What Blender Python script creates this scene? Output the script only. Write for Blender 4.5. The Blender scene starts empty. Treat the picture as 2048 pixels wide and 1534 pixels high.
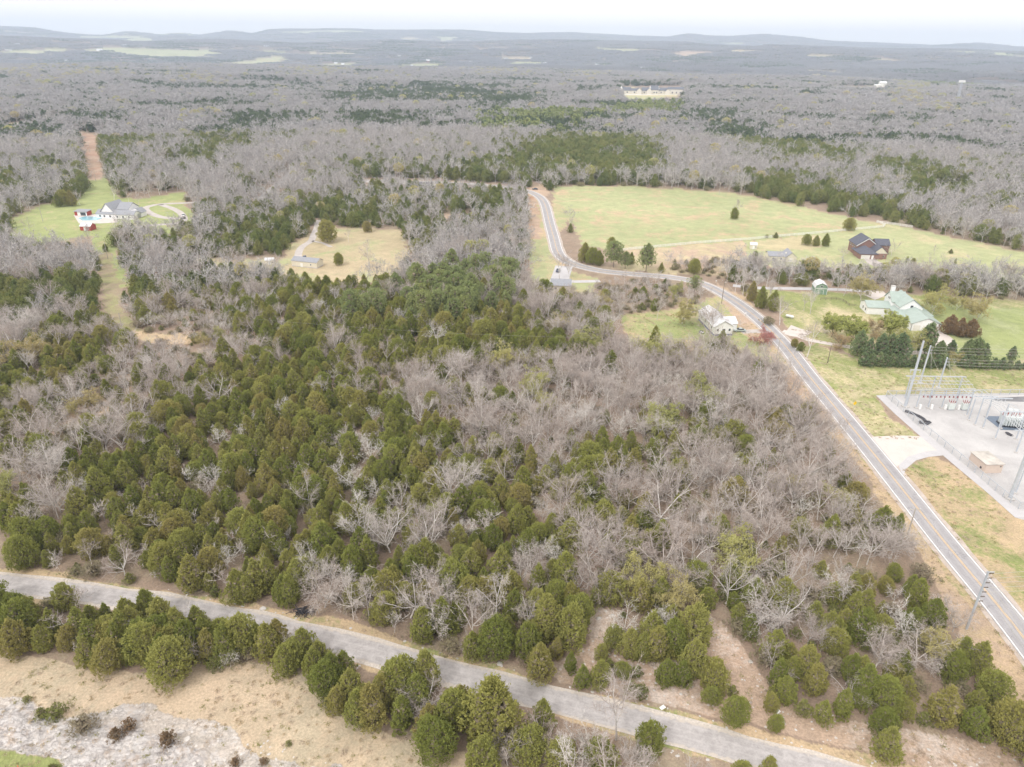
import bpy, math, numpy as np
from mathutils import Matrix, Vector
S = bpy.context.scene
COL = S.collection
# ---------------------------------------------------------------- camera, sky, sun, exposure
H = 105.0; FPX = 1421.0; CU, CV = 1024.0, 767.0
PITCH, ROLL = math.radians(25.6), math.radians(0.8)
_f = np.array([0, math.cos(PITCH), -math.sin(PITCH)]); _u0 = np.array([0, math.sin(PITCH), math.cos(PITCH)]); _r0 = np.array([1., 0, 0])
_r = _r0*math.cos(ROLL) + _u0*math.sin(ROLL); _u = -_r0*math.sin(ROLL) + _u0*math.cos(ROLL)
cam_d = bpy.data.cameras.new('camera'); cam = bpy.data.objects.new('camera', cam_d); COL.objects.link(cam)
cam_d.sensor_width = 36.0; cam_d.lens = FPX/2048*36; cam_d.clip_start = 1.0; cam_d.clip_end = 60000
cam.matrix_world = Matrix([[_r[0], _u[0], -_f[0], 0], [_r[1], _u[1], -_f[1], 0], [_r[2], _u[2], -_f[2], H], [0, 0, 0, 1]])
S.camera = cam
SUN_EL, SUN_AZ = math.radians(48), math.radians(215)      # azimuth clockwise from +Y
w = bpy.data.worlds.new('World'); S.world = w; w.use_nodes = True
nt = w.node_tree; nt.nodes.clear()
sky = nt.nodes.new('ShaderNodeTexSky'); sky.sky_type = 'NISHITA'; sky.sun_disc = False
sky.sun_elevation = SUN_EL; sky.sun_rotation = SUN_AZ; sky.air_density = 1.0; sky.dust_density = 4.0; sky.ozone_density = 1.0; sky.altitude = 200
mixw = nt.nodes.new('ShaderNodeMix'); mixw.data_type = 'RGBA'; mixw.inputs[0].default_value = 0.86
mixw.inputs[7].default_value = (10.1, 9.55, 9.05, 1)          # the even white cloud deck over the clear-sky model
bg = nt.nodes.new('ShaderNodeBackground'); bg.inputs[1].default_value = 0.12
out = nt.nodes.new('ShaderNodeOutputWorld')
nt.links.new(sky.outputs[0], mixw.inputs[6]); nt.links.new(mixw.outputs[2], bg.inputs[0]); nt.links.new(bg.outputs[0], out.inputs[0])
sd = bpy.data.lights.new('sun', 'SUN'); sd.energy = 1.35; sd.angle = math.radians(12); sd.color = (1.0, 0.97, 0.93)
so = bpy.data.objects.new('sun', sd); COL.objects.link(so)
sv = Vector((math.sin(SUN_AZ)*math.cos(SUN_EL), math.cos(SUN_AZ)*math.cos(SUN_EL), math.sin(SUN_EL)))
so.rotation_euler = sv.to_track_quat('Z', 'Y').to_euler()
S.view_settings.view_transform = 'Standard'; S.view_settings.look = 'None'; S.view_settings.exposure = 0.5; S.view_settings.gamma = 1.0
S.view_settings.use_curve_mapping = False
cy = S.cycles
cy.max_bounces = 4; cy.diffuse_bounces = 3; cy.glossy_bounces = 1; cy.transmission_bounces = 2; cy.transparent_max_bounces = 8; cy.volume_bounces = 2
cy.use_denoising = True; cy.denoiser = 'OPENIMAGEDENOISE'; cy.denoising_input_passes = 'RGB_ALBEDO_NORMAL'; cy.caustics_reflective = False; cy.caustics_refractive = False; cy.sample_clamp_indirect = 3.0
S.render.use_persistent_data = False
S.cycles.filter_width = 1.5 if hasattr(S.cycles, 'filter_width') else 1.5

# ---------------------------------------------------------------- geometry of the view, terrain
def ray(u, v):
    u = np.asarray(u, float); v = np.asarray(v, float)
    d = _f*FPX + np.multiply.outer(u-CU, _r) + np.multiply.outer(CV-v, _u)
    return d/np.linalg.norm(d, axis=-1, keepdims=True)
def G(u, v, z=0.0):
    d = ray(u, v); t = (H-z)/-d[..., 2]
    return np.stack([d[..., 0]*t, d[..., 1]*t], -1)
def project(x, y, z):
    p = np.stack([np.asarray(x, float), np.asarray(y, float), np.asarray(z, float)-H], -1)
    c = p@_f
    c = np.where(c > 1e-3, c, 1e-3)
    return CU + FPX*(p@_r)/c, CV - FPX*(p@_u)/c
def hsh(ix, iy, s):
    n = (ix.astype(np.int64)*374761393 + iy.astype(np.int64)*668265263 + s*69069) & 0xffffffff
    n = ((n ^ (n >> 13))*1274126177) & 0xffffffff
    return ((n ^ (n >> 16)) & 0xffffff)/float(0xffffff)
def vnoise(x, y, s=0):
    x = np.asarray(x, float); y = np.asarray(y, float)
    ix = np.floor(x); iy = np.floor(y); fx = x-ix; fy = y-iy
    fx = fx*fx*(3-2*fx); fy = fy*fy*(3-2*fy); ix = ix.astype(np.int64); iy = iy.astype(np.int64)
    a = hsh(ix, iy, s); b = hsh(ix+1, iy, s); c = hsh(ix, iy+1, s); d = hsh(ix+1, iy+1, s)
    return (a*(1-fx)+b*fx)*(1-fy) + (c*(1-fx)+d*fx)*fy
def fbm(x, y, s=0, o=4):
    t = 0; a = .5; n = 0
    for k in range(o):
        t = t + a*vnoise(x*2**k, y*2**k, s+k*17); n += a; a *= .55
    return t/n
def smooth(a, b, x):
    t = np.clip((x-a)/(b-a), 0, 1); return t*t*(3-2*t)
def pip(u, v, poly):
    u = np.asarray(u); v = np.asarray(v); ins = np.zeros(u.shape, bool); n = len(poly)
    for i in range(n):
        x1, y1 = poly[i]; x2, y2 = poly[(i+1) % n]
        if y1 == y2: continue
        c = ((y1 > v) != (y2 > v)) & (u < (x2-x1)*(v-y1)/(y2-y1)+x1)
        ins ^= c
    return ins
def seg_dist(x, y, pts):
    d = np.full(np.shape(x), 1e9)
    for (x1, y1), (x2, y2) in zip(pts[:-1], pts[1:]):
        dx, dy = x2-x1, y2-y1; L = dx*dx+dy*dy+1e-9
        t = np.clip(((x-x1)*dx+(y-y1)*dy)/L, 0, 1)
        d = np.minimum(d, np.hypot(x-x1-t*dx, y-y1-t*dy))
    return d
SKY_P = [(-500, 52), (0, 53), (60, 55), (120, 65), (165, 70), (210, 71), (260, 64), (310, 69), (360, 64), (400, 71), (460, 62), (510, 67), (545, 59), (700, 57), (770, 60), (860, 60), (930, 60), (1000, 65), (1060, 67), (1150, 66), (1250, 71), (1340, 75), (1380, 68), (1410, 72), (1460, 73), (1530, 69), (1600, 75), (1660, 83), (1760, 86), (1860, 90), (1960, 87), (2048, 94), (2500, 100)]
MID_P = [(-500, 78), (0, 74), (150, 78), (300, 82), (450, 80), (600, 86), (750, 80), (900, 84), (1050, 80), (1200, 81), (1360, 85), (1430, 91), (1500, 93), (1600, 91), (1700, 95), (1800, 98), (1900, 99), (2048, 104), (2500, 108)]
def prof(P, D):
    P = np.array(P, float); d = ray(P[:, 0], P[:, 1])
    az = np.arctan2(d[:, 0], d[:, 1]); hz = H + D*d[:, 2]/np.hypot(d[:, 0], d[:, 1])
    return az, hz
D1, D2 = 7000., 11500.
AZ2, H2 = prof(SKY_P, D2); AZ1, H1 = prof(MID_P, D1)
CUT = (G(-40, 1418), G(575, 1550))          # crest of the rock cut, bottom left
_cd = CUT[1]-CUT[0]; _cd /= np.linalg.norm(_cd); _cn = np.array([_cd[1], -_cd[0]])
if _cn[1] > 0: _cn = -_cn
def terr(x, y):
    x = np.asarray(x, float); y = np.asarray(y, float)
    r = np.hypot(x, y); az = np.arctan2(x, y)
    R1 = np.interp(az, [-.6, 0, .2, .6], [3300, 3300, 2900, 2500])
    h1 = np.interp(az, AZ1, H1); h2 = np.interp(az, AZ2, H2)
    n = fbm(x/1500, y/1500, 3, 4)-.5
    z = np.zeros_like(r)
    z = z + smooth(R1, R1+700, r)*-26
    z = z + smooth(R1+900, D1, r)**1.4*(h1+26-8) - smooth(D1, D1+1700, r)*(h1*.55)
    z = z + smooth(D1+1700, D2, r)*(h2-(h1-8-h1*.55)-8) - smooth(D2, D2+2500, r)*h2
    n = fbm(x/1900, y/800, 3, 4)-.5
    z = z + n*smooth(R1+200, R1+1500, r)*(1-smooth(D2-2200, D2-300, r))*150*np.where(r > D1-900, np.clip(abs(r-D1)/900, .15, 1), 1)
    z = z + (fbm(x/520, y/230, 9, 3)-.5)*smooth(900, 2000, r)*22
    # rock cut
    s = (x-CUT[0][0])*_cn[0] + (y-CUT[0][1])*_cn[1] + (fbm(x/9, y/9, 5, 3)-.5)*5
    near = r < 400
    led = np.floor(s/1.6)*1.6 + smooth(.25, 1., (s/1.6) % 1)*1.6
    z = np.where(near & (s > 0), z - np.clip(led, 0, 9)*.5 - np.where((s > 0) & (s < 10), (fbm(x/1.3, y/1.3, 8, 3)-.5)*1.3, 0), z)
    return z
def GT(u, v):
    """first hit of a sight line with the terrain (far things stand on the hills)"""
    d = ray(u, v); t = np.concatenate([np.arange(60, 3000, 20), np.arange(3000, 16000, 40)])
    P = d[None, :]*t[:, None]; zz = terr(P[:, 0], P[:, 1]); k = np.nonzero(P[:, 2]+H < zz)[0]
    k = k[0] if len(k) else len(t)-1
    return P[k, 0], P[k, 1], float(zz[k])
def depth(x, y, z=0): return float(np.dot(np.array([x, y, z-H]), _f))
def hgt(bu, bv, tv):
    """height of an upright thing from its base pixel and the row of its top"""
    x, y = G(bu, bv); lo, hi = 0., 90.
    for _ in range(40):
        m = (lo+hi)/2
        if project(x, y, m)[1] > tv: lo = m
        else: hi = m
    return lo

# ---------------------------------------------------------------- tags, mesh helpers
def tag(o, label=None, cat=None, group=None, kind=None):
    if label: o['label'] = label
    if cat: o['category'] = cat
    if group: o['group'] = group
    if kind: o['kind'] = kind
    return o
def empty(name, loc=(0, 0, 0), rz=0.0):
    o = bpy.data.objects.new(name, None); COL.objects.link(o); o.location = loc; o.rotation_euler = (0, 0, rz); o.empty_display_size = .5
    return o
def npmesh(name, V, F, mat=None, fn=None):
    """V (n,3); F list of (m,k) int arrays"""
    me = bpy.data.meshes.new(name); V = np.asarray(V, np.float32)
    if not isinstance(F, (list, tuple)): F = [F]
    F = [np.asarray(f, np.int32) for f in F if len(f)]
    me.vertices.add(len(V)); me.vertices.foreach_set('co', V.ravel())
    idx = np.concatenate([f.ravel() for f in F]); tot = np.concatenate([np.full(len(f), f.shape[1], np.int32) for f in F])
    st = np.concatenate([[0], np.cumsum(tot)[:-1]]).astype(np.int32)
    me.loops.add(len(idx)); me.loops.foreach_set('vertex_index', idx)
    me.polygons.add(len(tot)); me.polygons.foreach_set('loop_start', st)
    if mat is not None: me.materials.append(mat)
    me.update(calc_edges=True)
    return me
def link(name, me, parent=None, loc=None):
    o = bpy.data.objects.new(name, me); COL.objects.link(o)
    if parent is not None: o.parent = parent
    if loc is not None: o.location = loc
    return o
class MB:
    def __init__(s): s.v = []; s.f = []
    def add(s, vs, fs):
        b = len(s.v); s.v += [tuple(map(float, p)) for p in vs]; s.f += [tuple(i+b for i in f) for f in fs]; return s
    def box(s, x0, x1, y0, y1, z0, z1):
        return s.add([(x0, y0, z0), (x1, y0, z0), (x1, y1, z0), (x0, y1, z0), (x0, y0, z1), (x1, y0, z1), (x1, y1, z1), (x0, y1, z1)],
                     [(0, 3, 2, 1), (4, 5, 6, 7), (0, 1, 5, 4), (1, 2, 6, 5), (2, 3, 7, 6), (3, 0, 4, 7)])
    def tube(s, pts, r, n=6, r2=None):
        P = [Vector(p) for p in pts]; k = len(P); vs = []; fs = []
        for i, p in enumerate(P):
            d = (P[min(i+1, k-1)]-P[max(i-1, 0)]).normalized()
            a = d.orthogonal().normalized(); b = d.cross(a)
            rr = r if r2 is None else r+(r2-r)*i/(k-1)
            for j in range(n):
                t = 2*math.pi*j/n; vs.append(p+a*math.cos(t)*rr+b*math.sin(t)*rr)
        for i in range(k-1):
            for j in range(n): fs.append((i*n+j, i*n+(j+1) % n, (i+1)*n+(j+1) % n, (i+1)*n+j))
        fs.append(tuple(range(n))[::-1]); fs.append(tuple((k-1)*n+j for j in range(n)))
        return s.add(vs, fs)
    def slab(s, a, b, c, d, t):
        """thick sheet over four corner points"""
        a, b, c, d = map(Vector, (a, b, c, d)); n = (b-a).cross(d-a).normalized()*t
        return s.add([a, b, c, d, a-n, b-n, c-n, d-n], [(0, 1, 2, 3), (7, 6, 5, 4), (0, 4, 5, 1), (1, 5, 6, 2), (2, 6, 7, 3), (3, 7, 4, 0)])
    def lathe(s, prof, n=12, c=(0, 0, 0)):
        vs = []; fs = []
        for r, z in prof:
            for j in range(n):
                t = 2*math.pi*j/n; vs.append((c[0]+r*math.cos(t), c[1]+r*math.sin(t), c[2]+z))
        for i in range(len(prof)-1):
            for j in range(n): fs.append((i*n+j, i*n+(j+1) % n, (i+1)*n+(j+1) % n, (i+1)*n+j))
        fs.append(tuple(range(n))[::-1]); fs.append(tuple((len(prof)-1)*n+j for j in range(n)))
        return s.add(vs, fs)
    def build(s, name, mat, parent=None, loc=None, bevel=0):
        me = bpy.data.meshes.new(name); me.from_pydata(s.v, [], s.f); me.materials.append(mat); me.update()
        o = link(name, me, parent, loc)
        if bevel:
            m = o.modifiers.new('b', 'BEVEL'); m.width = bevel; m.segments = 2
        return o
# ---------------------------------------------------------------- materials
class NT:
    def __init__(s, name):
        s.m = bpy.data.materials.new(name); s.m.use_nodes = True; s.t = s.m.node_tree; s.n = s.t.nodes; s.b = s.n['Principled BSDF']
        s.b.inputs['Specular IOR Level'].default_value = .25; s.b.inputs['Roughness'].default_value = .85
    def new(s, ty, **kw):
        n = s.n.new(ty)
        for k, v in kw.items(): setattr(n, k, v)
        return n
    def ln(s, a, b): s.t.links.new(a, b)
    def noise(s, scale, detail=3, vec=None, rough=.55, dist=0):
        n = s.new('ShaderNodeTexNoise'); n.inputs['Scale'].default_value = scale; n.inputs['Detail'].default_value = detail
        n.inputs['Roughness'].default_value = rough; n.inputs['Distortion'].default_value = dist
        if vec is not None: s.ln(vec, n.inputs['Vector'])
        return n.outputs['Fac']
    def pos(s): return s.new('ShaderNodeNewGeometry').outputs['Position']
    def ramp(s, fac, stops, interp='LINEAR'):
        r = s.new('ShaderNodeValToRGB'); e = r.color_ramp; e.interpolation = interp
        while len(e.elements) < len(stops): e.elements.new(.5)
        for k, (p, c) in enumerate(stops):
            e.elements[k].position = p; e.elements[k].color = (*c, 1) if not isinstance(c, (int, float)) else (c, c, c, 1)
        s.ln(fac, r.inputs[0]); return r.outputs[0]
    def mix(s, fac, a, b, mode='MIX'):
        m = s.new('ShaderNodeMix', data_type='RGBA', blend_type=mode)
        for sock, v in ((m.inputs[0], fac), (m.inputs[6], a), (m.inputs[7], b)):
            if isinstance(v, (int, float)): sock.default_value = v
            elif isinstance(v, tuple): sock.default_value = (*v, 1)
            else: s.ln(v, sock)
        return m.outputs[2]
    def math(s, op, a, b=None, c=None):
        m = s.new('ShaderNodeMath', operation=op)
        for k, v in enumerate((a, b, c)):
            if v is None: continue
            if isinstance(v, (int, float)): m.inputs[k].default_value = v
            else: s.ln(v, m.inputs[k])
        return m.outputs[0]
    def bump(s, h, dist=.1, st=.5):
        b = s.new('ShaderNodeBump'); b.inputs['Strength'].default_value = st; b.inputs['Distance'].default_value = dist
        s.ln(h, b.inputs['Height']); s.ln(b.outputs[0], s.b.inputs['Normal'])
    def base(s, c): s.ln(c, s.b.inputs['Base Color'])
def plain(name, c, rough=.8, var=.12, sc=1.5, metal=0., spec=.25):
    m = NT(name); m.b.inputs['Roughness'].default_value = rough; m.b.inputs['Metallic'].default_value = metal; m.b.inputs['Specular IOR Level'].default_value = spec
    n = m.noise(sc, 4, m.pos())
    lo = tuple(x*(1-var) for x in c); hi = tuple(min(1, x*(1+var)) for x in c)
    m.base(m.ramp(n, [(.3, lo), (.7, hi)])); return m.m
def leafmat(name, cols, far=False, spread=.35, cz=3.2):
    m = NT(name); m.b.inputs['Roughness'].default_value = .9; m.b.inputs['Specular IOR Level'].default_value = .08
    oi = m.new('ShaderNodeObjectInfo'); p = m.pos()
    n = m.noise(.018, 2, p); a = m.math('MULTIPLY_ADD', n, spread*2, oi.outputs['Random']); a = m.math('SUBTRACT', a, spread)
    k = len(cols); c = m.ramp(a, [(i/(k-1), cc) for i, cc in enumerate(cols)])
    f = m.noise(1.3, 3, p); c = m.mix(1.0, c, m.ramp(f, [(.3, (.80, .80, .80)), (.7, (1.2, 1.2, 1.2))]), 'MULTIPLY')
    m.base(c)
    # sprays of needles scatter light like a rounded tuft: lean each face's shading normal out of the crown
    tc = m.new('ShaderNodeTexCoord'); su = m.new('ShaderNodeVectorMath', operation='SUBTRACT'); m.ln(tc.outputs['Object'], su.inputs[0]); su.inputs[1].default_value = (0, 0, cz)
    vt = m.new('ShaderNodeVectorTransform', vector_type='NORMAL', convert_from='OBJECT', convert_to='WORLD'); m.ln(su.outputs[0], vt.inputs[0]); no = m.new('ShaderNodeVectorMath', operation='NORMALIZE'); m.ln(vt.outputs[0], no.inputs[0])
    ge = m.new('ShaderNodeNewGeometry'); ma = m.new('ShaderNodeVectorMath', operation='MULTIPLY_ADD'); m.ln(no.outputs[0], ma.inputs[0]); ma.inputs[1].default_value = (.7, .7, .7); m.ln(ge.outputs['Normal'], ma.inputs[2])
    n2 = m.new('ShaderNodeVectorMath', operation='NORMALIZE'); m.ln(ma.outputs[0], n2.inputs[0]); m.ln(n2.outputs[0], m.b.inputs['Normal'])
    trl = m.new('ShaderNodeBsdfTranslucent'); m.ln(c, trl.inputs[0]); m.ln(n2.outputs[0], trl.inputs['Normal']); ms = m.new('ShaderNodeMixShader'); ms.inputs[0].default_value = .3
    m.ln(m.b.outputs[0], ms.inputs[1]); m.ln(trl.outputs[0], ms.inputs[2]); m.ln(ms.outputs[0], m.n['Material Output'].inputs['Surface'])
    return m.m
# ---------------------------------------------------------------- the ground
LIT = (.31, .235, .185); LITB = (.37, .305, .23)        # leaf litter, bleached brush
TAN = (.52, .40, .27); PINK = (.47, .355, .275); GRN = (.265, .30, .115); LGRN = (.385, .415, .225); STRAW = (.50, .44, .28)
ROCK = (.58, .555, .535); ROCKD = (.40, .355, .33); GRAV = (.50, .465, .45); SOIL = (.44, .25, .155); SWARD = (.325, .37, .16)
AREAS = [  # polygon on the ground in photo pixels, first colour, second colour, share of second, bare rock
 ([(1090, 500), (1110, 372), (1240, 372), (1330, 376), (1440, 383), (1560, 403), (1640, 422), (1720, 440), (1775, 449), (1700, 462), (1600, 470), (1500, 482), (1400, 489), (1310, 497), (1225, 500), (1170, 492), (1140, 440)], TAN, LGRN, .63, 0),
 ([(1225, 500), (1310, 497), (1400, 489), (1500, 482), (1520, 540), (1480, 560), (1400, 548), (1310, 546), (1230, 540)], STRAW, PINK, .5, 0),
 ([(1490, 484), (1600, 470), (1700, 462), (1775, 448), (1800, 452), (1850, 463), (1900, 474), (1980, 490), (2048, 505), (2300, 540), (2300, 600), (2048, 572), (1960, 558), (1850, 548), (1770, 536), (1700, 538), (1600, 535), (1500, 530)], STRAW, LGRN, .66, 0),
 ([(1500, 485), (1600, 472), (1640, 470), (1640, 492), (1590, 500), (1520, 500)], STRAW, LGRN, .2, 0),
 ([(1480, 575), (1600, 585), (1850, 588), (1960, 598), (2048, 602), (2400, 640), (2400, 760), (2048, 735), (1960, 737), (1830, 737), (1720, 722), (1690, 700), (1600, 680), (1570, 650), (1545, 615)], STRAW, GRN, .55, 0),
 ([(1790, 600), (1960, 612), (2048, 618), (2400, 650), (2400, 760), (2048, 722), (1960, 728), (1870, 728), (1890, 690)], LGRN, SWARD, .6, 0),
 ([(1590, 695), (1640, 690), (1720, 722), (1860, 738), (2048, 738), (2300, 745), (2300, 800), (2048, 792), (1880, 790), (1755, 793), (1790, 840), (1845, 880), (1735, 876), (1700, 845), (1650, 780)], STRAW, GRN, .5, 0),
 ([(1800, 940), (1860, 915), (1900, 925), (2055, 1040), (2300, 1060), (2300, 1500), (2048, 1240), (1940, 1110), (1860, 1015)], TAN, GRN, .38, 0),
 ([(1240, 640), (1260, 628), (1330, 620), (1400, 605), (1440, 585), (1480, 600), (1530, 640), (1575, 700), (1560, 730), (1480, 712), (1400, 700), (1330, 698), (1260, 700)], TAN, SWARD, .6, 0),
 ([(1430, 565), (1480, 590), (1540, 640), (1600, 720), (1700, 850), (1810, 1000), (1920, 1150), (2060, 1320), (2060, 1480), (1985, 1400), (1900, 1240), (1860, 1130), (1780, 1030), (1740, 960), (1640, 830), (1560, 755), (1545, 700), (1480, 660)], PINK, TAN, .5, 0),
 ([(1560, 680), (1640, 770), (1700, 860), (1810, 1000), (1920, 1150), (2060, 1315), (2060, 1350), (1900, 1150), (1790, 1000), (1690, 870), (1610, 770), (1540, 700)], TAN, GRN, .45, 0),
 ([(1050, 385), (1085, 395), (1108, 470), (1125, 525), (1150, 545), (1200, 560), (1180, 590), (1060, 590), (1056, 500)], TAN, LGRN, .55, 0),
 ([(1050, 385), (1075, 395), (1082, 480), (1056, 480)], PINK, SOIL, .35, 0),
 ([(580, 490), (640, 455), (700, 455), (805, 460), (815, 500), (800, 560), (700, 570), (640, 590), (560, 560), (470, 545), (380, 530), (380, 515), (480, 518), (560, 520)], (.48, .40, .27), LGRN, .36, 0),
 ([(15, 440), (90, 408), (150, 403), (178, 370), (180, 350), (212, 350), (240, 395), (280, 398), (370, 383), (372, 412), (400, 440), (330, 475), (240, 462), (225, 480), (240, 520), (265, 575), (210, 575), (192, 500), (178, 470), (60, 492), (20, 485)], TAN, SWARD, .75, 0),
 ([(160, 262), (190, 272), (206, 358), (180, 358)], (.42, .27, .20), PINK, .5, 0),
 ([(192, 500), (226, 505), (238, 560), (258, 640), (296, 668), (262, 684), (214, 640), (200, 560)], (.33, .27, .19), (.33, .33, .16), .5, 0),
 ([(255, 660), (330, 668), (390, 672), (385, 690), (290, 690)], TAN, STRAW, .4, 0),
 ([(60, 850), (160, 810), (200, 780), (260, 740), (280, 760), (200, 840), (110, 880)], PINK, TAN, .4, 0),
 ([(300, 332), (380, 326), (385, 338), (310, 345)], TAN, STRAW, .5, 0),
 ([(420, 292), (460, 290), (470, 297), (420, 298)], TAN, STRAW, .5, 0),
 ([(0, 262), (20, 245), (95, 243), (140, 245), (60, 262), (20, 272)], TAN, STRAW, .5, 0),
 ([(885, 430), (950, 425), (960, 440), (890, 440)], PINK, TAN, .4, 0),
 ([(1050, 350), (1048, 318), (1054, 316), (1062, 322), (1068, 345)], SOIL, SOIL, .2, 0),
 ([(1060, 385), (1064, 371), (1085, 368), (1100, 388), (1080, 392)], PINK, TAN, .4, 0),
 # along the narrow road
 ([(-60, 1128), (120, 1148), (300, 1180), (500, 1205), (700, 1245), (900, 1305), (1100, 1370), (1300, 1410), (1700, 1500), (2060, 1590), (2060, 1640), (1500, 1540), (1000, 1400), (700, 1330), (400, 1235), (-60, 1195)], TAN, GRN, .38, 0),
 ([(-80, 1300), (110, 1322), (300, 1348), (440, 1325), (650, 1325), (690, 1440), (850, 1495), (1050, 1534), (1200, 1700), (-80, 1900)], (.53, .425, .315), (.47, .40, .30), .4, .0),
 ([(-80, 1400), (30, 1408), (110, 1440), (230, 1416), (320, 1424), (450, 1456), (600, 1500), (700, 1534), (800, 1650), (-80, 1900)], (.50, .45, .41), (.56, .52, .49), .5, .5),
 ([(-80, 1418), (40, 1420), (150, 1460), (300, 1500), (400, 1534), (500, 1700), (-80, 1900)], ROCK, ROCKD, .35, 1.0),
 ([(-80, 1494), (40, 1500), (80, 1512), (120, 1534), (150, 1700), (-80, 1900)], TAN, GRN, .8, 0),
 ([(1180, 1225), (1200, 1215), (1240, 1225), (1240, 1300), (1330, 1330), (1390, 1310), (1395, 1240), (1420, 1230), (1470, 1270), (1560, 1400), (1700, 1440), (1850, 1460), (2060, 1500), (2060, 1610), (1800, 1520), (1400, 1425), (1120, 1360), (1080, 1330), (1180, 1290)], PINK, (.58, .50, .45), .45, .2),
 ([(830, 1165), (900, 1160), (890, 1190), (790, 1210), (760, 1200)], TAN, PINK, .5, 0),
 # far fields
 ([(1245, 190), (1330, 195), (1320, 208), (1255, 208)], LGRN, STRAW, .4, 0),
 ([(1250, 176), (1360, 178), (1355, 192), (1240, 190)], STRAW, LGRN, .3, 0),
 ([(410, 133), (470, 124), (560, 112), (580, 118), (540, 128), (470, 133)], LGRN, TAN, .4, 0),
 ([(600, 133), (670, 126), (720, 124), (720, 135)], LGRN, STRAW, .4, 0),
 ([(790, 131), (845, 127), (885, 127), (890, 137), (800, 136)], LGRN, STRAW, .3, 0),
 ([(0, 102), (60, 100), (135, 97), (130, 104), (60, 110), (0, 110)], LGRN, STRAW, .4, 0),
 ([(40, 165), (75, 165), (70, 171), (38, 171)], LGRN, LGRN, .3, 0),
 ([(940, 100), (1000, 96), (980, 100), (930, 103)], TAN, LGRN, .4, 0),
 ([(985, 112), (1060, 114), (1070, 122), (1000, 121)], STRAW, TAN, .4, 0),
 ([(1020, 124), (1090, 125), (1085, 131), (1020, 131)], LGRN, STRAW, .3, 0),
 ([(1165, 130), (1230, 130), (1240, 134), (1170, 134)], LGRN, STRAW, .3, 0),
 ([(1350, 103), (1420, 103), (1440, 108), (1350, 115)], (.45, .33, .25), TAN, .4, 0),
 ([(1460, 100), (1510, 101), (1530, 106), (1450, 104)], STRAW, TAN, .4, 0),
 ([(1600, 108), (1700, 110), (1700, 114), (1620, 113)], STRAW, TAN, .4, 0),
 ([(1480, 162), (1560, 162), (1570, 166), (1480, 165)], LGRN, STRAW, .4, 0),
 ([(1655, 173), (1780, 171), (1770, 182), (1700, 182), (1660, 180)], STRAW, LGRN, .4, 0),
 ([(1830, 150), (1890, 149), (1870, 153), (1820, 153)], STRAW, LGRN, .4, 0),
 ([(230, 82), (300, 75), (310, 80), (260, 86)], LGRN, STRAW, .3, 0), ([(150, 72), (300, 72), (280, 78), (160, 77)], LGRN, STRAW, .3, 0),
 ([(800, 76), (840, 74), (840, 80), (800, 80)], STRAW, TAN, .3, 0),
 ([(1880, 186), (2060, 187), (2060, 192), (1880, 190)], STRAW, LGRN, .3, 0),
 ([(1760, 118), (1840, 122), (1800, 126), (1750, 123)], STRAW, TAN, .3, 0), ([(1600, 140), (1700, 143), (1660, 147), (1600, 145)], STRAW, TAN, .3, 0),
 ([(1180, 96), (1300, 99), (1270, 104), (1190, 101)], LGRN, STRAW, .4, 0), ([(620, 104), (720, 107), (700, 111), (630, 110)], STRAW, LGRN, .3, 0),
]
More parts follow.
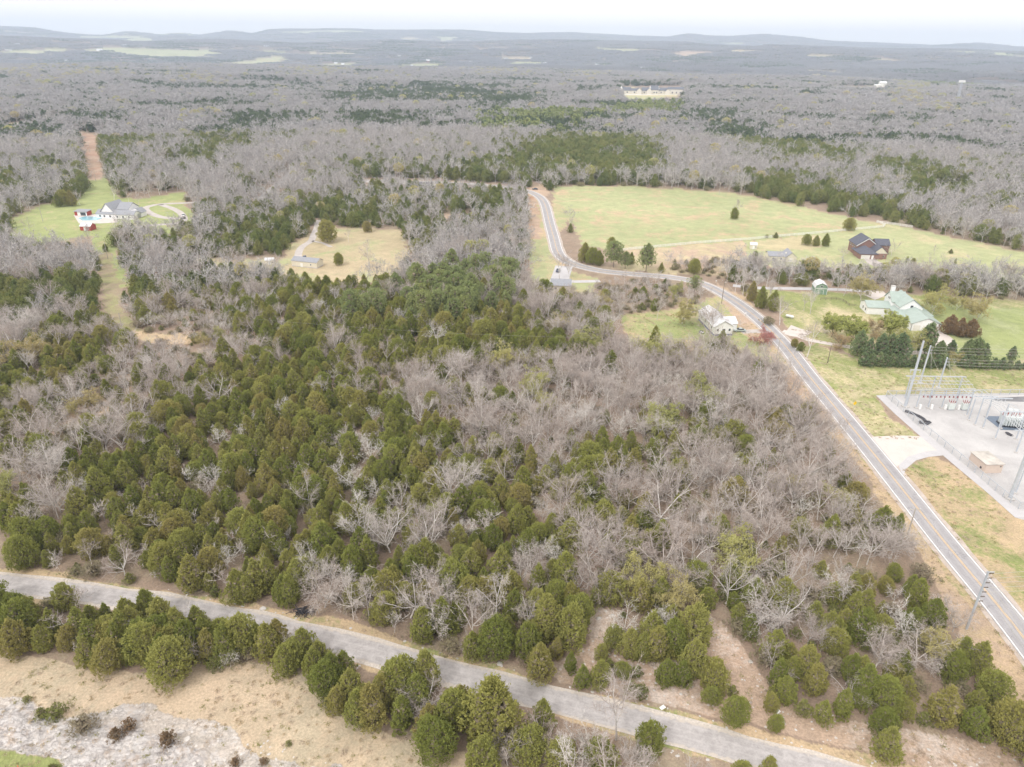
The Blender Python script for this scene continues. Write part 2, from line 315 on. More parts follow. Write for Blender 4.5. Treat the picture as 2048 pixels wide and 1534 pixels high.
def build_ground():
    az = np.concatenate([np.radians(np.linspace(-180, -64, 33)[:-1]), np.radians(np.linspace(-64, -41, 130)[:-1]), np.radians(np.linspace(-41, 41, 560)), np.radians(np.linspace(41, 64, 130)[1:]), np.radians(np.linspace(64, 180, 33)[1:])])
    dep = []
    v = 1640.
    rr = [20., 40.]
    while v > 125:
        a = PITCH + math.atan((v-767)/1421); r = H/math.tan(a); 
        if r > rr[-1]: rr.append(r)
        v -= 3.2
    r = rr[-1]
    while r < 14300: r *= 1.018; rr.append(r)
    R, A = np.meshgrid(np.array(rr), az, indexing='ij'); X = R*np.sin(A); Y = R*np.cos(A); Z = terr(X, Y)
    n, m = R.shape; V = np.stack([X, Y, Z], -1).reshape(-1, 3)
    I = np.arange(n*m).reshape(n, m)
    F = np.stack([I[:-1, :-1], I[1:, :-1], I[1:, 1:], I[:-1, 1:]], -1).reshape(-1, 4)[:, ::-1]
    c0 = len(V); V = np.vstack([V, [[0, 0, 0]]])
    tri = np.stack([np.full(m-1, c0), I[0, 1:], I[0, :-1]], -1)[:, ::-1]
    me = npmesh('ground', V, [F, tri], None)
    X, Y, Z = V.T; jn = np.clip(np.hypot(X, Y)/60, 1.0, 8)
    jx = (fbm(X/6, Y/6, 21, 3)-.5)*4.5*np.clip(np.hypot(X, Y)/200, .4, 1.5); jy = (fbm(X/6, Y/6, 31, 3)-.5)*4.5*np.clip(np.hypot(X, Y)/200, .4, 1.5)
    pu, pv = project(X+jx, Y+jy, Z); front = (X*_f[0]+Y*_f[1]+(Z-H)*_f[2]) > 1
    A_ = np.tile(LIT, (len(V), 1)); B_ = np.tile(LITB, (len(V), 1)); g = np.full(len(V), .38); rk = np.zeros(len(V))
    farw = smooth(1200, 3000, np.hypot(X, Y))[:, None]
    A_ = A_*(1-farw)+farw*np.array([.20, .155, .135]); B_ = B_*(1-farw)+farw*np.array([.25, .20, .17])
    nr = np.clip(1.6-np.hypot(X, Y)/150, 0, 1); bx2 = (fbm(X/13, Y/13, 61, 5)-.5)*13*nr; by2 = (fbm(X/13, Y/13, 71, 5)-.5)*13*nr; ru, rv = project(X+jx+bx2, Y+jy+by2, Z)
    ff = (fbm(X/900, Y/700, 77, 3) > .70) & (np.hypot(X, Y) > 5500); A_[ff] = (.40, .37, .25); B_[ff] = (.36, .40, .22); g[ff] = .6
    for poly, ca, cb, gg, ro in AREAS:
        k = pip(ru if ro > .3 else pu, rv if ro > .3 else pv, poly) & front
        A_[k] = ca; B_[k] = cb; g[k] = gg; rk[k] = ro
    for nm, arr in (('cola', A_), ('colb', B_)):
        at = me.attributes.new(nm, 'FLOAT_COLOR', 'POINT'); at.data.foreach_set('color', np.hstack([arr, np.ones((len(V), 1))]).astype(np.float32).ravel())
    for nm, arr in (('share', g), ('rock', rk)):
        at = me.attributes.new(nm, 'FLOAT', 'POINT'); at.data.foreach_set('value', arr.astype(np.float32))
    me.polygons.foreach_set('use_smooth', np.ones(len(me.polygons), bool))
    m = NT('ground_cover'); p = m.pos()
    def att(nm, o): 
        a = m.new('ShaderNodeAttribute'); a.attribute_name = nm; return a.outputs[o]
    mp = m.new('ShaderNodeMapping'); mp.inputs['Scale'].default_value = (1, .8, 1); m.ln(p, mp.inputs[0])
    n1 = m.noise(.05, 6, mp.outputs[0], .68, .6); n2 = m.noise(.7, 5, p, .7)
    nn = m.math('MULTIPLY_ADD', n2, .35, m.math('MULTIPLY', n1, .65))
    th = m.math('SUBTRACT', 1.0, att('share', 'Fac'))
    # threshold centred on the noise's median
    d = m.math('SUBTRACT', nn, m.math('MULTIPLY_ADD', th, .36, .32)); fac = m.new('ShaderNodeMapRange'); fac.inputs['From Min'].default_value = -.055; fac.inputs['From Max'].default_value = .055
    m.ln(d, fac.inputs['Value'])
    c = m.mix(fac.outputs[0], att('cola', 'Color'), att('colb', 'Color'))
    n3 = m.noise(2.2, 5, p, .75); n4 = m.noise(.011, 3, p, .5); n5 = m.noise(.16, 4, p, .6, .8)
    c = m.mix(1., c, m.ramp(n3, [(.28, (.66, .66, .66)), (.72, (1.28, 1.27, 1.25))]), 'MULTIPLY')
    c = m.mix(1., c, m.ramp(n4, [(.3, (.88, .9, .86)), (.7, (1.1, 1.08, 1.1))]), 'MULTIPLY')
    c = m.mix(1., c, m.ramp(n5, [(.3, (.84, .85, .84)), (.68, (1.12, 1.1, 1.08))]), 'MULTIPLY')
    # rock: fractured pale limestone with scattered stones
    st_ = m.new('ShaderNodeMapping'); st_.inputs['Rotation'].default_value = (0, 0, .42); st_.inputs['Scale'].default_value = (.35, 1.3, 1); m.ln(p, st_.inputs[0])
    sn = m.noise(.5, 7, st_.outputs[0], .78, 1.6)
    vo = m.new('ShaderNodeTexVoronoi', feature='DISTANCE_TO_EDGE'); vo.inputs['Scale'].default_value = .8
    wp = m.new('ShaderNodeTexNoise'); wp.inputs['Scale'].default_value = .5; wp.inputs['Detail'].default_value = 6; wp.inputs['Roughness'].default_value = .75; m.ln(p, wp.inputs['Vector'])
    vv = m.new('ShaderNodeVectorMath', operation='MULTIPLY_ADD'); m.ln(wp.outputs['Color'], vv.inputs[0]); vv.inputs[1].default_value = (5, 5, 5); m.ln(st_.outputs[0], vv.inputs[2]); m.ln(vv.outputs[0], vo.inputs['Vector'])
    crack = m.ramp(vo.outputs['Distance'], [(.0, 0.), (.05, 1.)])
    rn = m.noise(.3, 6, p, .75, .5)
    rc = m.ramp(sn, [(.33, (.31, .29, .285)), (.45, (.43, .40, .385)), (.54, (.53, .505, .49)), (.68, (.60, .58, .565))])
    rc = m.mix(m.ramp(m.noise(.5, 5, p, .7), [(.52, 0.), (.70, .75)]), rc, (.44, .34, .26))
    rc = m.mix(m.math('MULTIPLY', m.math('SUBTRACT', 1., crack), m.ramp(rn, [(.42, 0.), (.6, .8)])), rc, (.17, .16, .16))
    big = m.ramp(m.noise(.09, 5, p, .7, 1.), [(.44, 0.), (.56, 1.)])
    rf = m.math('MULTIPLY', att('rock', 'Fac'), 1.0)
    rsel = m.new('ShaderNodeMapRange'); m.ln(m.math('ADD', rf, m.math('MULTIPLY', big, .5)), rsel.inputs['Value']); rsel.inputs['From Min'].default_value = .75; rsel.inputs['From Max'].default_value = 1.1
    c = m.mix(m.math('MULTIPLY', rsel.outputs[0], m.math('GREATER_THAN', rf, .05)), c, rc)
    # loose pale stones
    vs = m.new('ShaderNodeTexVoronoi'); vs.inputs['Scale'].default_value = .9; m.ln(p, vs.inputs['Vector'])
    st = m.math('MULTIPLY', m.math('LESS_THAN', vs.outputs['Distance'], .22), m.math('GREATER_THAN', rf, .08))
    sc = m.new('ShaderNodeSeparateColor'); m.ln(vs.outputs['Color'], sc.inputs[0]); st = m.math('MULTIPLY', st, m.math('GREATER_THAN', sc.outputs[0], .72))
    c = m.mix(m.math('MULTIPLY', st, .8), c, (.62, .58, .54))
    m.base(c)
    hb = m.math('MULTIPLY_ADD', crack, m.math('MULTIPLY', rf, 1.2), n3); m.bump(hb, .22, .6)
    me.materials.append(m.m)
    o = link('ground', me); tag(o, kind='structure'); return o
build_ground()

# ---------------------------------------------------------------- roads, drives, pads
def catmull(pts, step=6.):
    P = [np.array(p, float) for p in pts]; P = [2*P[0]-P[1]]+P+[2*P[-1]-P[-2]]; o = []
    for i in range(1, len(P)-2):
        n = max(2, int(np.linalg.norm(P[i+1]-P[i])/step))
        for k in range(n):
            t = k/n; a, b, c, d = P[i-1:i+3]
            o.append(.5*((2*b)+(-a+c)*t+(2*a-5*b+4*c-d)*t*t+(-a+3*b-3*c+d)*t**3))
    o.append(P[-2]); return np.array(o)
def offs(c, d):
    t = np.gradient(c, axis=0); t /= np.linalg.norm(t, axis=1, keepdims=True)+1e-9
    return c + np.stack([t[:, 1], -t[:, 0]], -1)*np.asarray(d).reshape(-1, 1)
def ribbon(name, c, w0, w1, z, mat, thick=.0, dash=None):
    """strip between lateral offsets w0..w1 of the centre line c"""
    a = offs(c, np.full(len(c), w0) if np.isscalar(w0) else w0); b = offs(c, np.full(len(c), w1) if np.isscalar(w1) else w1)
    n = len(c); za = terr(a[:, 0], a[:, 1])+z; zb = terr(b[:, 0], b[:, 1])+z
    V = np.vstack([np.column_stack([a, za]), np.column_stack([b, zb])]); I = np.arange(n-1)
    F = np.stack([I, I+1, I+1+n, I+n], -1)
    if (b[0]-a[0])@np.array([-(c[1]-c[0])[1], (c[1]-c[0])[0]]) > 0: F = F
    else: F = F[:, ::-1]
    return V, F
def strip_obj(name, parts, mat, kind='structure', parent=None, **kw):
    V = []; F = []; b = 0
    for v, f in parts: V.append(v); F.append(f+b); b += len(v)
    me = npmesh(name, np.vstack(V), [np.vstack(F)], mat); lat = np.concatenate([np.concatenate([np.full(len(v)//2, -1.), np.full(len(v)//2, 1.)]) for v, _ in parts])
    at = me.attributes.new('lat', 'FLOAT', 'POINT'); at.data.foreach_set('value', lat.astype(np.float32)); o = link(name, me, parent); tag(o, kind=kind, **kw); return o
def asphalt(name, c, c2, edge=None, patch=.3, sc=.3, tracks=0.):
    m = NT(name); p = m.pos(); n = m.noise(sc, 5, p, .65, .4); f = m.noise(3., 4, p, .7)
    k = m.ramp(n, [(.5-patch/2, c), (.5+patch/2, c2)]); k = m.mix(1., k, m.ramp(f, [(.3, (.88, .88, .88)), (.7, (1.1, 1.1, 1.1))]), 'MULTIPLY')
    if tracks or edge:
        a = m.new('ShaderNodeAttribute'); a.attribute_name = 'lat'; la = m.math('ABSOLUTE', a.outputs['Fac'])
    if tracks:   # four polished wheel paths, and old crack seals
        q = m.math('ABSOLUTE', m.math('SUBTRACT', m.math('ABSOLUTE', m.math('SUBTRACT', la, .48)), .24)); tr_ = m.ramp(q, [(0., 1.), (.11, 0.)])
        k = m.mix(m.math('MULTIPLY', tr_, tracks), k, tuple(x*1.22 for x in c2)); vo = m.new('ShaderNodeTexVoronoi', feature='DISTANCE_TO_EDGE'); vo.inputs['Scale'].default_value = .12
        wn = m.new('ShaderNodeTexNoise'); wn.inputs['Scale'].default_value = .6; m.ln(p, wn.inputs['Vector']); va = m.new('ShaderNodeVectorMath', operation='MULTIPLY_ADD'); m.ln(wn.outputs['Color'], va.inputs[0]); va.inputs[1].default_value = (3, 3, 3); m.ln(p, va.inputs[2]); m.ln(va.outputs[0], vo.inputs['Vector'])
        k = m.mix(m.ramp(vo.outputs['Distance'], [(0., tracks), (.012, 0.)]), k, tuple(x*.45 for x in c))
    if edge:     # broken margins where gravel and grass creep in
        en = m.noise(.9, 5, p, .75); e = m.math('ADD', la, m.math('MULTIPLY', m.math('SUBTRACT', en, .5), .9)); k = m.mix(m.ramp(e, [(.80, 0.), (.96, 1.)]), k, edge)
    m.base(k); m.b.inputs['Roughness'].default_value = .85; return m.m
M_ASPH = asphalt('worn_asphalt', (.315, .305, .315), (.37, .36, .37), tracks=.45); M_OLD = asphalt('old_chip_seal', (.35, .33, .325), (.46, .435, .43), patch=.3, sc=.6, tracks=.22, edge=(.52, .465, .41))
M_WHITE = plain('road_paint_white', (.74, .73, .72), var=.15, sc=1.2); M_YEL = plain('road_paint_yellow', (.66, .47, .25), var=.12, sc=1.2)
M_GRAV = asphalt('pale_gravel', (.43, .42, .42), (.54, .53, .525), sc=.12); M_CONC = plain('pale_concrete', (.60, .545, .51), var=.06, sc=.3); M_LANE = asphalt('gravel_lane', (.44, .40, .375), (.54, .50, .475), sc=.3)
M_CURBC = plain('grey_concrete', (.50, .49, .50), var=.06, sc=.4); M_SHO = asphalt('gravel_shoulder', (.42, .35, .30), (.54, .48, .43), sc=.5)
M_PATCHD = asphalt('dark_asphalt', (.16, .16, .17), (.24, .24, .25), sc=.3)
ROADS = []   # (centre line, half width kept clear of trees)
def gp(L): return np.array([G(u, v) for u, v in L])
main_px = [(2260, 1560), (2048, 1274), (1986, 1197), (1926, 1130), (1822, 1000), (1743, 901.5), (1707, 859), (1657, 798), (1613, 748.5), (1594.5, 719), (1556, 675), (1532, 651), (1497, 621), (1462, 596), (1429, 577.6), (1409, 567), (1382, 560), (1343, 553), (1290, 550), (1237, 547), (1200, 542.6), (1163, 535), (1132, 524), (1116, 508), (1108, 477), (1099, 445), (1090, 408.6), (1079, 393), (1053, 381), (1010, 373.5), (940, 368), (880, 365), (800, 362), (700, 361), (600, 358)]
MAIN = catmull(gp(main_px), 5.)
# smooth the hand-read centre line
for _ in range(6): MAIN[1:-1] = .25*MAIN[:-2]+.5*MAIN[1:-1]+.25*MAIN[2:]
HW = 3.15
strip_obj('highway', [ribbon('', MAIN, -HW-.25, HW+.25, .05, None)], M_ASPH)
strip_obj('road_shoulder', [ribbon('', MAIN, -HW-1.0-.35*np.abs(np.sin(np.arange(len(MAIN))*.7)), -HW-.25, .03, None), ribbon('', MAIN, HW+.25, HW+1.0+.5*np.abs(np.sin(np.arange(len(MAIN))*.9)), .03, None)], M_SHO)
strip_obj('road_edge_line', [ribbon('', MAIN, -HW-.02, -HW+.28, .056, None), ribbon('', MAIN, HW-.28, HW+.02, .056, None)], M_WHITE)
strip_obj('road_centre_line', [ribbon('', MAIN, -.22, -.07, .056, None), ribbon('', MAIN, .07, .22, .056, None)], M_YEL)
ROADS.append((MAIN, HW+7.5))
nar_px = [(-120, 1152), (0, 1166), (120, 1180), (239, 1196), (360, 1214), (470, 1236), (580, 1262), (700, 1292), (815, 1322), (930, 1353), (1045, 1383), (1160, 1412), (1320, 1455), (1560, 1520), (1760, 1572), (2048, 1650), (2300, 1720)]
NARROW = catmull(gp(nar_px), 4.)
for _ in range(8): NARROW[1:-1] = .25*NARROW[:-2]+.5*NARROW[1:-1]+.25*NARROW[2:]
wob = lambda s: (vnoise(np.arange(len(NARROW))*.55, np.zeros(len(NARROW)), s)-.5)
strip_obj('narrow_road', [ribbon('', NARROW, -2.7+.25*wob(1), 2.7+.25*wob(2), .05, None)], M_OLD)
strip_obj('gravel_verge', [ribbon('', NARROW, -3.2+.9*wob(3), -2.55, .045, None), ribbon('', NARROW, 2.55, 3.2+.9*wob(4), .045, None)], plain('pale_verge_gravel', (.53, .48, .43), var=.2, sc=2.5))
ROADS.append((NARROW, 4.1))
def lane(name, px, w, mat, clear=1.5, z=.04, world=False):
    c = catmull(gp(px), 3.); strip_obj(name, [ribbon('', c, -w/2, w/2, z, None)], mat); ROADS.append((c, w/2+clear)); return c
lane('driveway', [(1542, 661), (1525, 662), (1500, 663), (1482, 664)], 4.0, M_LANE)
lane('driveway', [(1566, 662), (1590, 668), (1612, 678), (1645, 685), (1700, 694), (1745, 700), (1790, 706), (1850, 704), (1895, 700), (1905, 688), (1890, 672), (1868, 664)], 3.4, M_CONC)
lane('driveway', [(1466, 571), (1485, 573), (1520, 576), (1580, 577), (1640, 578), (1700, 580), (1745, 583)], 4.2, M_CURBC)
lane('driveway', [(1735, 520), (1752, 527), (1790, 536), (1850, 545), (1920, 552), (1980, 558), (2048, 568), (2140, 580)], 4.0, M_LANE)
lane('driveway', [(1128, 532), (1124, 545), (1118, 562), (1108, 580)], 9, M_CURBC, 0)
lane('driveway', [(1118, 560), (1140, 563), (1165, 563), (1200, 562)], 4, M_CURBC)
lane('driveway', [(400, 404), (370, 406), (325, 408), (300, 412), (290, 417), (300, 426), (322, 434), (350, 437), (372, 436)], 5, M_LANE)
lane('driveway', [(320, 409), (345, 417), (362, 427), (368, 440), (350, 447), (310, 450), (270, 455)], 4.5, M_LANE)
lane('driveway', [(270, 423), (280, 422), (291, 420)], 2.2, M_LANE)
lane('dirt_track', [(636, 440), (634, 455), (627, 470), (622, 482), (606, 492), (598, 503), (596, 516)], 4, M_LANE)
lane('dirt_track', [(624, 482), (645, 486), (662, 494)], 2.2, M_LANE)
lane('back_road', [(596, 342), (575, 352), (555, 368), (535, 385), (520, 400)], 5, M_CURBC, 3)
lane('lay_by', [(715, 362), (800, 366), (880, 370)], 9, M_LANE, 1, z=.035)
lane('woodland_lane', [(130, 243), (115, 240), (60, 243), (30, 250)], 4, M_LANE, 3)
def pad(name, px, mat, z=.04, h=None, clear=True, **kw):
    P = gp(px); n = len(P)
    # fan triangulated by bmesh
    mb = MB()
    zz = z if h is None else h
    mb.add([(x, y, float(zz)) for x, y in P], [tuple(range(n))])
    o = mb.build(name, mat); me = o.data
    if me.polygons[0].normal.z < 0: me.flip_normals()
    tag(o, kind='structure', **kw); return o
SUBPAD = [(1752, 791), (1790, 789), (2048, 786), (2400, 786), (2600, 1200), (2250, 1040), (2048, 1040), (2030, 1035), (1885, 905), (1840, 868), (1800, 832)]
pad('gravel_yard', SUBPAD, M_GRAV, .03)
pad('concrete_apron', [(1733, 876), (1752, 873), (1800, 871), (1845, 873), (1886, 900), (1850, 903), (1815, 914), (1797, 931), (1790, 938), (1772, 920)], M_CONC, .038)
pad('concrete_apron', [(1797, 931), (1815, 914), (1850, 903), (1886, 900), (1895, 910), (1857, 914), (1832, 921), (1812, 938), (1806, 953)], M_CURBC, .046)
pad('concrete_kerb_strip', [(1752, 791), (1768, 791), (1806, 826), (1846, 863), (1890, 899), (1930, 933), (1990, 984), (2035, 1022), (2100, 1024), (2100, 1036), (2030, 1035), (1975, 986), (1920, 940), (1880, 906), (1835, 868), (1790, 828)], M_CURBC, .055)
pad('asphalt_patch', [(1985, 796), (2048, 793), (2100, 793), (2100, 803), (2048, 804), (1990, 802)], M_PATCHD, .036)
pad('driveway', [(1568, 668), (1582, 650), (1600, 657), (1625, 664), (1605, 676), (1580, 672)], M_CONC, .045)
pad('parking_pad', [(1728, 590), (1740, 582), (1765, 582), (1775, 590), (1750, 600)], M_CONC, .045)
pad('parking_pad', [(1728, 517), (1750, 519), (1765, 527), (1752, 534), (1735, 527)], M_LANE, .045)
pad('parking_pad', [(1826, 672), (1880, 662), (1905, 680), (1910, 697), (1890, 700), (1860, 690), (1836, 690)], M_CONC, .05)
pad('pool_deck', [(147, 430), (175, 427), (232, 433), (236, 445), (200, 447), (158, 447)], M_CONC, .045)
# ---------------------------------------------------------------- trees
RG = np.random.default_rng(11)
def unit(v): return v/(np.linalg.norm(v, axis=-1, keepdims=True)+1e-9)
def sprays(rng, P, D, ln, wd, jit=.5):
    """leaf sprays: kite-shaped faces at P pointing along D"""
    n = len(P); D = unit(D+rng.normal(0, jit, (n, 3))); s = unit(np.cross(D, rng.normal(0, 1, (n, 3))))
    ln = (ln*rng.uniform(.6, 1.3, n))[:, None]; wd = (wd*rng.uniform(.6, 1.3, n))[:, None]
    V = np.stack([P-D*ln*.4, P+s*wd, P+D*ln*.6, P-s*wd], 1).reshape(-1, 3)
    return V, np.arange(n*4).reshape(n, 4)
TW_IN = []
def cedar_crown(rng, h=10., R=3.6, nc=165, per=38, ln=.40, wd=.115, shape=0, base=.07):
    k = np.arange(nc)+.5; t = (k/nc)**1.05; ang = k*2.39996+rng.uniform(0, 6)
    if shape == 0: pr = np.clip(1-t**1.9, 0, 1)**.85*np.minimum(1, (t+.16)*3.4)
    elif shape == 1: pr = (1-t)**.75*np.minimum(1, (t+.05)*6)*1.08
    else: pr = np.sqrt(np.clip(1-(t*1.02-.42)**2/.36, 0.0, 1))
    lob = 1+.18*np.sin(ang*2+rng.uniform(0, 6))+.12*np.sin(ang*3+rng.uniform(0, 6))
    rad = R*pr*lob*np.where(rng.uniform(0, 1, nc) < .2, rng.uniform(.95, 1.22, nc), rng.uniform(.55, 1.02, nc))
    C = np.stack([rad*np.cos(ang), rad*np.sin(ang), h*(base+(1-base)*t)*.97+rng.normal(0, .15, nc)], 1)
    out = unit(np.stack([np.cos(ang), np.sin(ang), .35+.6*t], 1))
    cr = R*(.17 if nc > 120 else .25)*rng.uniform(.7, 1.35, nc)*(.55+.6*np.clip(pr, 0, 1))
    d = unit(rng.normal(0, 1, (nc, per, 3))+out[:, None]*.75)
    P = C[:, None]+d*cr[:, None, None]*rng.uniform(.55, 1.05, (nc, per, 1))*np.array([1, 1, 1.25])
    V, F = sprays(rng, P.reshape(-1, 3), (d*.6+out[:, None]*.5+np.array([0, 0, .55])).reshape(-1, 3), ln, wd)
    # inner foliage
    ni = nc*per//6; tt = rng.uniform(.05, .92, ni); aa = rng.uniform(0, 6.28, ni); rr = R*.62*np.sqrt(rng.uniform(0, 1, ni))*np.sin(np.pi*np.clip(tt*.85+.12, 0, 1))
    Q = np.stack([rr*np.cos(aa), rr*np.sin(aa), h*(base+tt*(1-base))*.95], 1)
    V2, F2 = sprays(rng, Q, rng.normal(0, 1, (ni, 3))*[1, 1, .6], ln*2, wd*3.2)
    # ragged leaders and tips standing out of the outline
    nt_ = nc//3; tt = rng.uniform(.15, 1., nt_); aa = rng.uniform(0, 6.28, nt_); rr = R*np.interp(tt, t, pr)*rng.uniform(.9, 1.18, nt_)
    Q = np.stack([rr*np.cos(aa), rr*np.sin(aa), h*(base+(1-base)*tt)], 1); D_ = np.stack([np.cos(aa)*.5, np.sin(aa)*.5, np.full(nt_, .9)], 1)
    Q = np.repeat(Q, 9, 0)+np.repeat(D_, 9, 0)*np.tile(np.linspace(-.3, .9, 9), nt_)[:, None]*R*.22+rng.normal(0, .09, (nt_*9, 3)); V3, F3 = sprays(rng, Q, np.repeat(D_, 9, 0), ln*.9, wd*.85)
    TW_IN.append((V2, F2)); return np.vstack([V, V3]), np.vstack([F, F3+len(V)])
def prism(P0, P1, R0, R1, n=3):
    """many tapered n-sided limbs at once"""
    m = len(P0); D = unit(P1-P0); a = unit(np.cross(D, np.where(abs(D[:, 2:3]) > .9, [[1, 0, 0]], [[0, 0, 1]]))); b = np.cross(D, a)
    V = []
    for P, R in ((P0, R0), (P1, R1)):
        for j in range(n):
            t = 2*np.pi*j/n; V.append(P+(a*np.cos(t)+b*np.sin(t))*R[:, None])
    V = np.stack(V, 1).reshape(-1, 3); b0 = np.arange(m)[:, None]*2*n
    F = np.concatenate([b0+np.array([[j, (j+1) % n, n+(j+1) % n, n+j]]) for j in range(n)], 0)
    return V, F
def limbs(rng, h, spread=1., nmain=5, lv=(5, 5), tw=6, twl=1.3, up=.5, trunk=.35, r0=.18, gnarl=.25, lean=0.):
    """skeleton: returns trunk segments, limb segments and twigs"""
    T = []; Lm = []; TW = []
    def grow(p, d, L, r, level, store):
        ns = 3 if level < 2 else 2; pts = [p]; q = p.copy(); dd = d.copy()
        for i in range(ns):
            dd = unit(dd+rng.normal(0, gnarl*(.6 if level == 0 else 1), 3)*.6+np.array([0, 0, .10*up])); q = q+dd*L/ns; pts.append(q)
        for i in range(ns): store.append((pts[i], pts[i+1], r*(1-i/ns*.55), r*(1-(i+1)/ns*.55)))
        return pts, dd
    d0 = unit(np.array([rng.normal(0, .06+lean), rng.normal(0, .06+lean), 1.]))
    pts, dd = grow(np.zeros(3), d0, h*trunk, r0, 0, T)
    top = pts[-1]
    for i in range(nmain):
        a = i*2*np.pi/nmain+rng.uniform(-.5, .5); el = rng.uniform(.35, 1.15) if i else 1.4
        d = np.array([math.cos(a)*math.cos(el)*spread, math.sin(a)*math.cos(el)*spread, math.sin(el)]); d = unit(d)
        L1 = h*(1-trunk)*rng.uniform(.62, .95); s = pts[rng.integers(len(pts)-2, len(pts))] if i else top
        p1, d1 = grow(s, d, L1, r0*.55, 1, T)
        for j in range(lv[0]):
            t = .25+.75*(j+rng.uniform(0, 1))/lv[0]; q = p1[min(int(t*3), 2)]*(1-(t*3) % 1)+p1[min(int(t*3)+1, 3)]*((t*3) % 1)
            e = unit(d1*.75+rng.normal(0, .62, 3)+np.array([0, 0, .28*up])); L2 = L1*rng.uniform(.35, .6)*(1.15-.5*t)
            p2, d2 = grow(q, e, L2, r0*.24, 2, Lm)
            for k in range(lv[1]):
                t2 = .2+.8*(k+rng.uniform(0, 1))/lv[1]; i2 = min(int(t2*2), 1); f2 = t2*2-i2; q2 = p2[i2]*(1-f2)+p2[i2+1]*f2
                e2 = unit(d2*.7+rng.normal(0, .62, 3)+np.array([0, 0, .25*up])); L3 = L2*rng.uniform(.4, .7)
                p3, d3 = grow(q2, e2, L3, r0*.11, 3, Lm)
                for m in range(tw):
                    t3 = rng.uniform(.1, 1); i3 = min(int(t3*2), 1); f3 = t3*2-i3; q3 = p3[i3]*(1-f3)+p3[i3+1]*f3
                    e3 = unit(d3*.8+rng.normal(0, .6, 3)+np.array([0, 0, .2*up])); TW.append((q3, q3+e3*twl*rng.uniform(.5, 1.2)))
    return T, Lm, TW
def seg_arrays(L):
    return np.array([a for a, *_ in L]), np.array([s[1] for s in L]), np.array([s[2] for s in L]), np.array([s[3] for s in L])
def twig_faces(rng, TW, w):
    A = np.array([t[0] for t in TW]); B = np.array([t[1] for t in TW]); n = len(A); s = unit(np.cross(B-A, rng.normal(0, 1, (n, 3))))*w
    V = np.stack([A-s, A+s, B], 1).reshape(-1, 3); return V, np.arange(n*3).reshape(n, 3)
def bare_tree(rng, tw_w=.022, leaf=None, **kw):
    """returns trunk mesh arrays and crown mesh arrays"""
    T, Lm, TW = limbs(rng, **kw)
    tv, tf = prism(*seg_arrays(T), n=5)
    lv_, lf = prism(*seg_arrays(Lm), n=3)
    wv, wf = twig_faces(rng, TW, tw_w)
    out = [(lv_, lf, 0), (wv, wf, 0)]
    if leaf:
        n, ln, wd = leaf; k = rng.integers(0, len(TW), n); E = np.array([t[1] for t in TW])[k]+rng.normal(0, .22, (n, 3))
        v, f = sprays(rng, E, rng.normal(0, 1, (n, 3)), ln, wd, .4); out.append((v, f, 1))
    return (tv, tf), out
def join_mesh(name, parts, mats):
    """parts: (V, F, material index); mats list"""
    V = []; FF = {3: [], 4: []}; MI = {3: [], 4: []}; b = 0
    for v, f, mi in parts:
        V.append(v); FF[f.shape[1]].append(f+b); MI[f.shape[1]].append(np.full(len(f), mi)); b += len(v)
    F = []; M = []
    for k in (3, 4):
        if FF[k]: F.append(np.vstack(FF[k])); M.append(np.concatenate(MI[k]))
    me = npmesh(name, np.vstack(V), F)
    for m in mats: me.materials.append(m)
    me.polygons.foreach_set('material_index', np.concatenate(M).astype(np.int32)); return me
# materials (albedo of leaves and bark; mid and far bark also carry haze tint)
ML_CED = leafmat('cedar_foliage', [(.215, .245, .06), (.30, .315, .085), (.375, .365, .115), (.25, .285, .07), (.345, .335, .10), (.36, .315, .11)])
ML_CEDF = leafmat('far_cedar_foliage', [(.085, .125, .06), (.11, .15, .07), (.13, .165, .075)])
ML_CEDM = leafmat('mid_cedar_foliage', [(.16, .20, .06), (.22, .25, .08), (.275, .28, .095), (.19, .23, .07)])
ML_PINE = leafmat('pine_needles', [(.245, .295, .12), (.29, .335, .14), (.33, .36, .14)])
ML_PINED = leafmat('blue_green_needles', [(.175, .24, .12), (.235, .29, .135)], cz=1.5)
ML_BRONZE = leafmat('bronze_cedar_foliage', [(.27, .19, .10), (.34, .21, .12)])
ML_BUD = leafmat('spring_buds', [(.39, .40, .15), (.46, .44, .17), (.48, .40, .20)])
ML_LIME = leafmat('spring_leaf', [(.37, .42, .12), (.43, .46, .15)])
ML_RED = leafmat('red_buds', [(.48, .22, .20), (.52, .26, .23)]); ML_TANL = leafmat('tan_buds', [(.46, .34, .20), (.50, .40, .24)])
ML_BRUST = leafmat('rusty_bush_foliage', [(.24, .17, .10), (.30, .20, .12)], cz=.5); ML_CBUSH = leafmat('low_cedar_foliage', [(.20, .225, .07), (.29, .29, .10)], cz=.5)
ML_SHRUB = leafmat('brush', [(.34, .29, .21), (.29, .28, .15), (.40, .33, .24)], cz=.4)
def barkmat(name, cols):
    m = NT(name); oi = m.new('ShaderNodeObjectInfo'); n = m.noise(.02, 2, m.pos()); a = m.math('MULTIPLY_ADD', n, .5, m.math('MULTIPLY_ADD', oi.outputs['Random'], 1., -.25))
    c = m.ramp(a, [(i/(len(cols)-1), x) for i, x in enumerate(cols)]); f = m.noise(2.5, 2, m.pos())
    m.base(m.mix(1., c, m.ramp(f, [(.3, (.8, .8, .8)), (.7, (1.2, 1.2, 1.2))]), 'MULTIPLY')); m.b.inputs['Specular IOR Level'].default_value = .08; return m.m
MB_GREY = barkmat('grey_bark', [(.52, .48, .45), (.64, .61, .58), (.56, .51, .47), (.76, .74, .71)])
MB_TWIG = barkmat('grey_twigs', [(.42, .365, .335), (.51, .46, .43), (.44, .375, .34), (.60, .565, .535)])
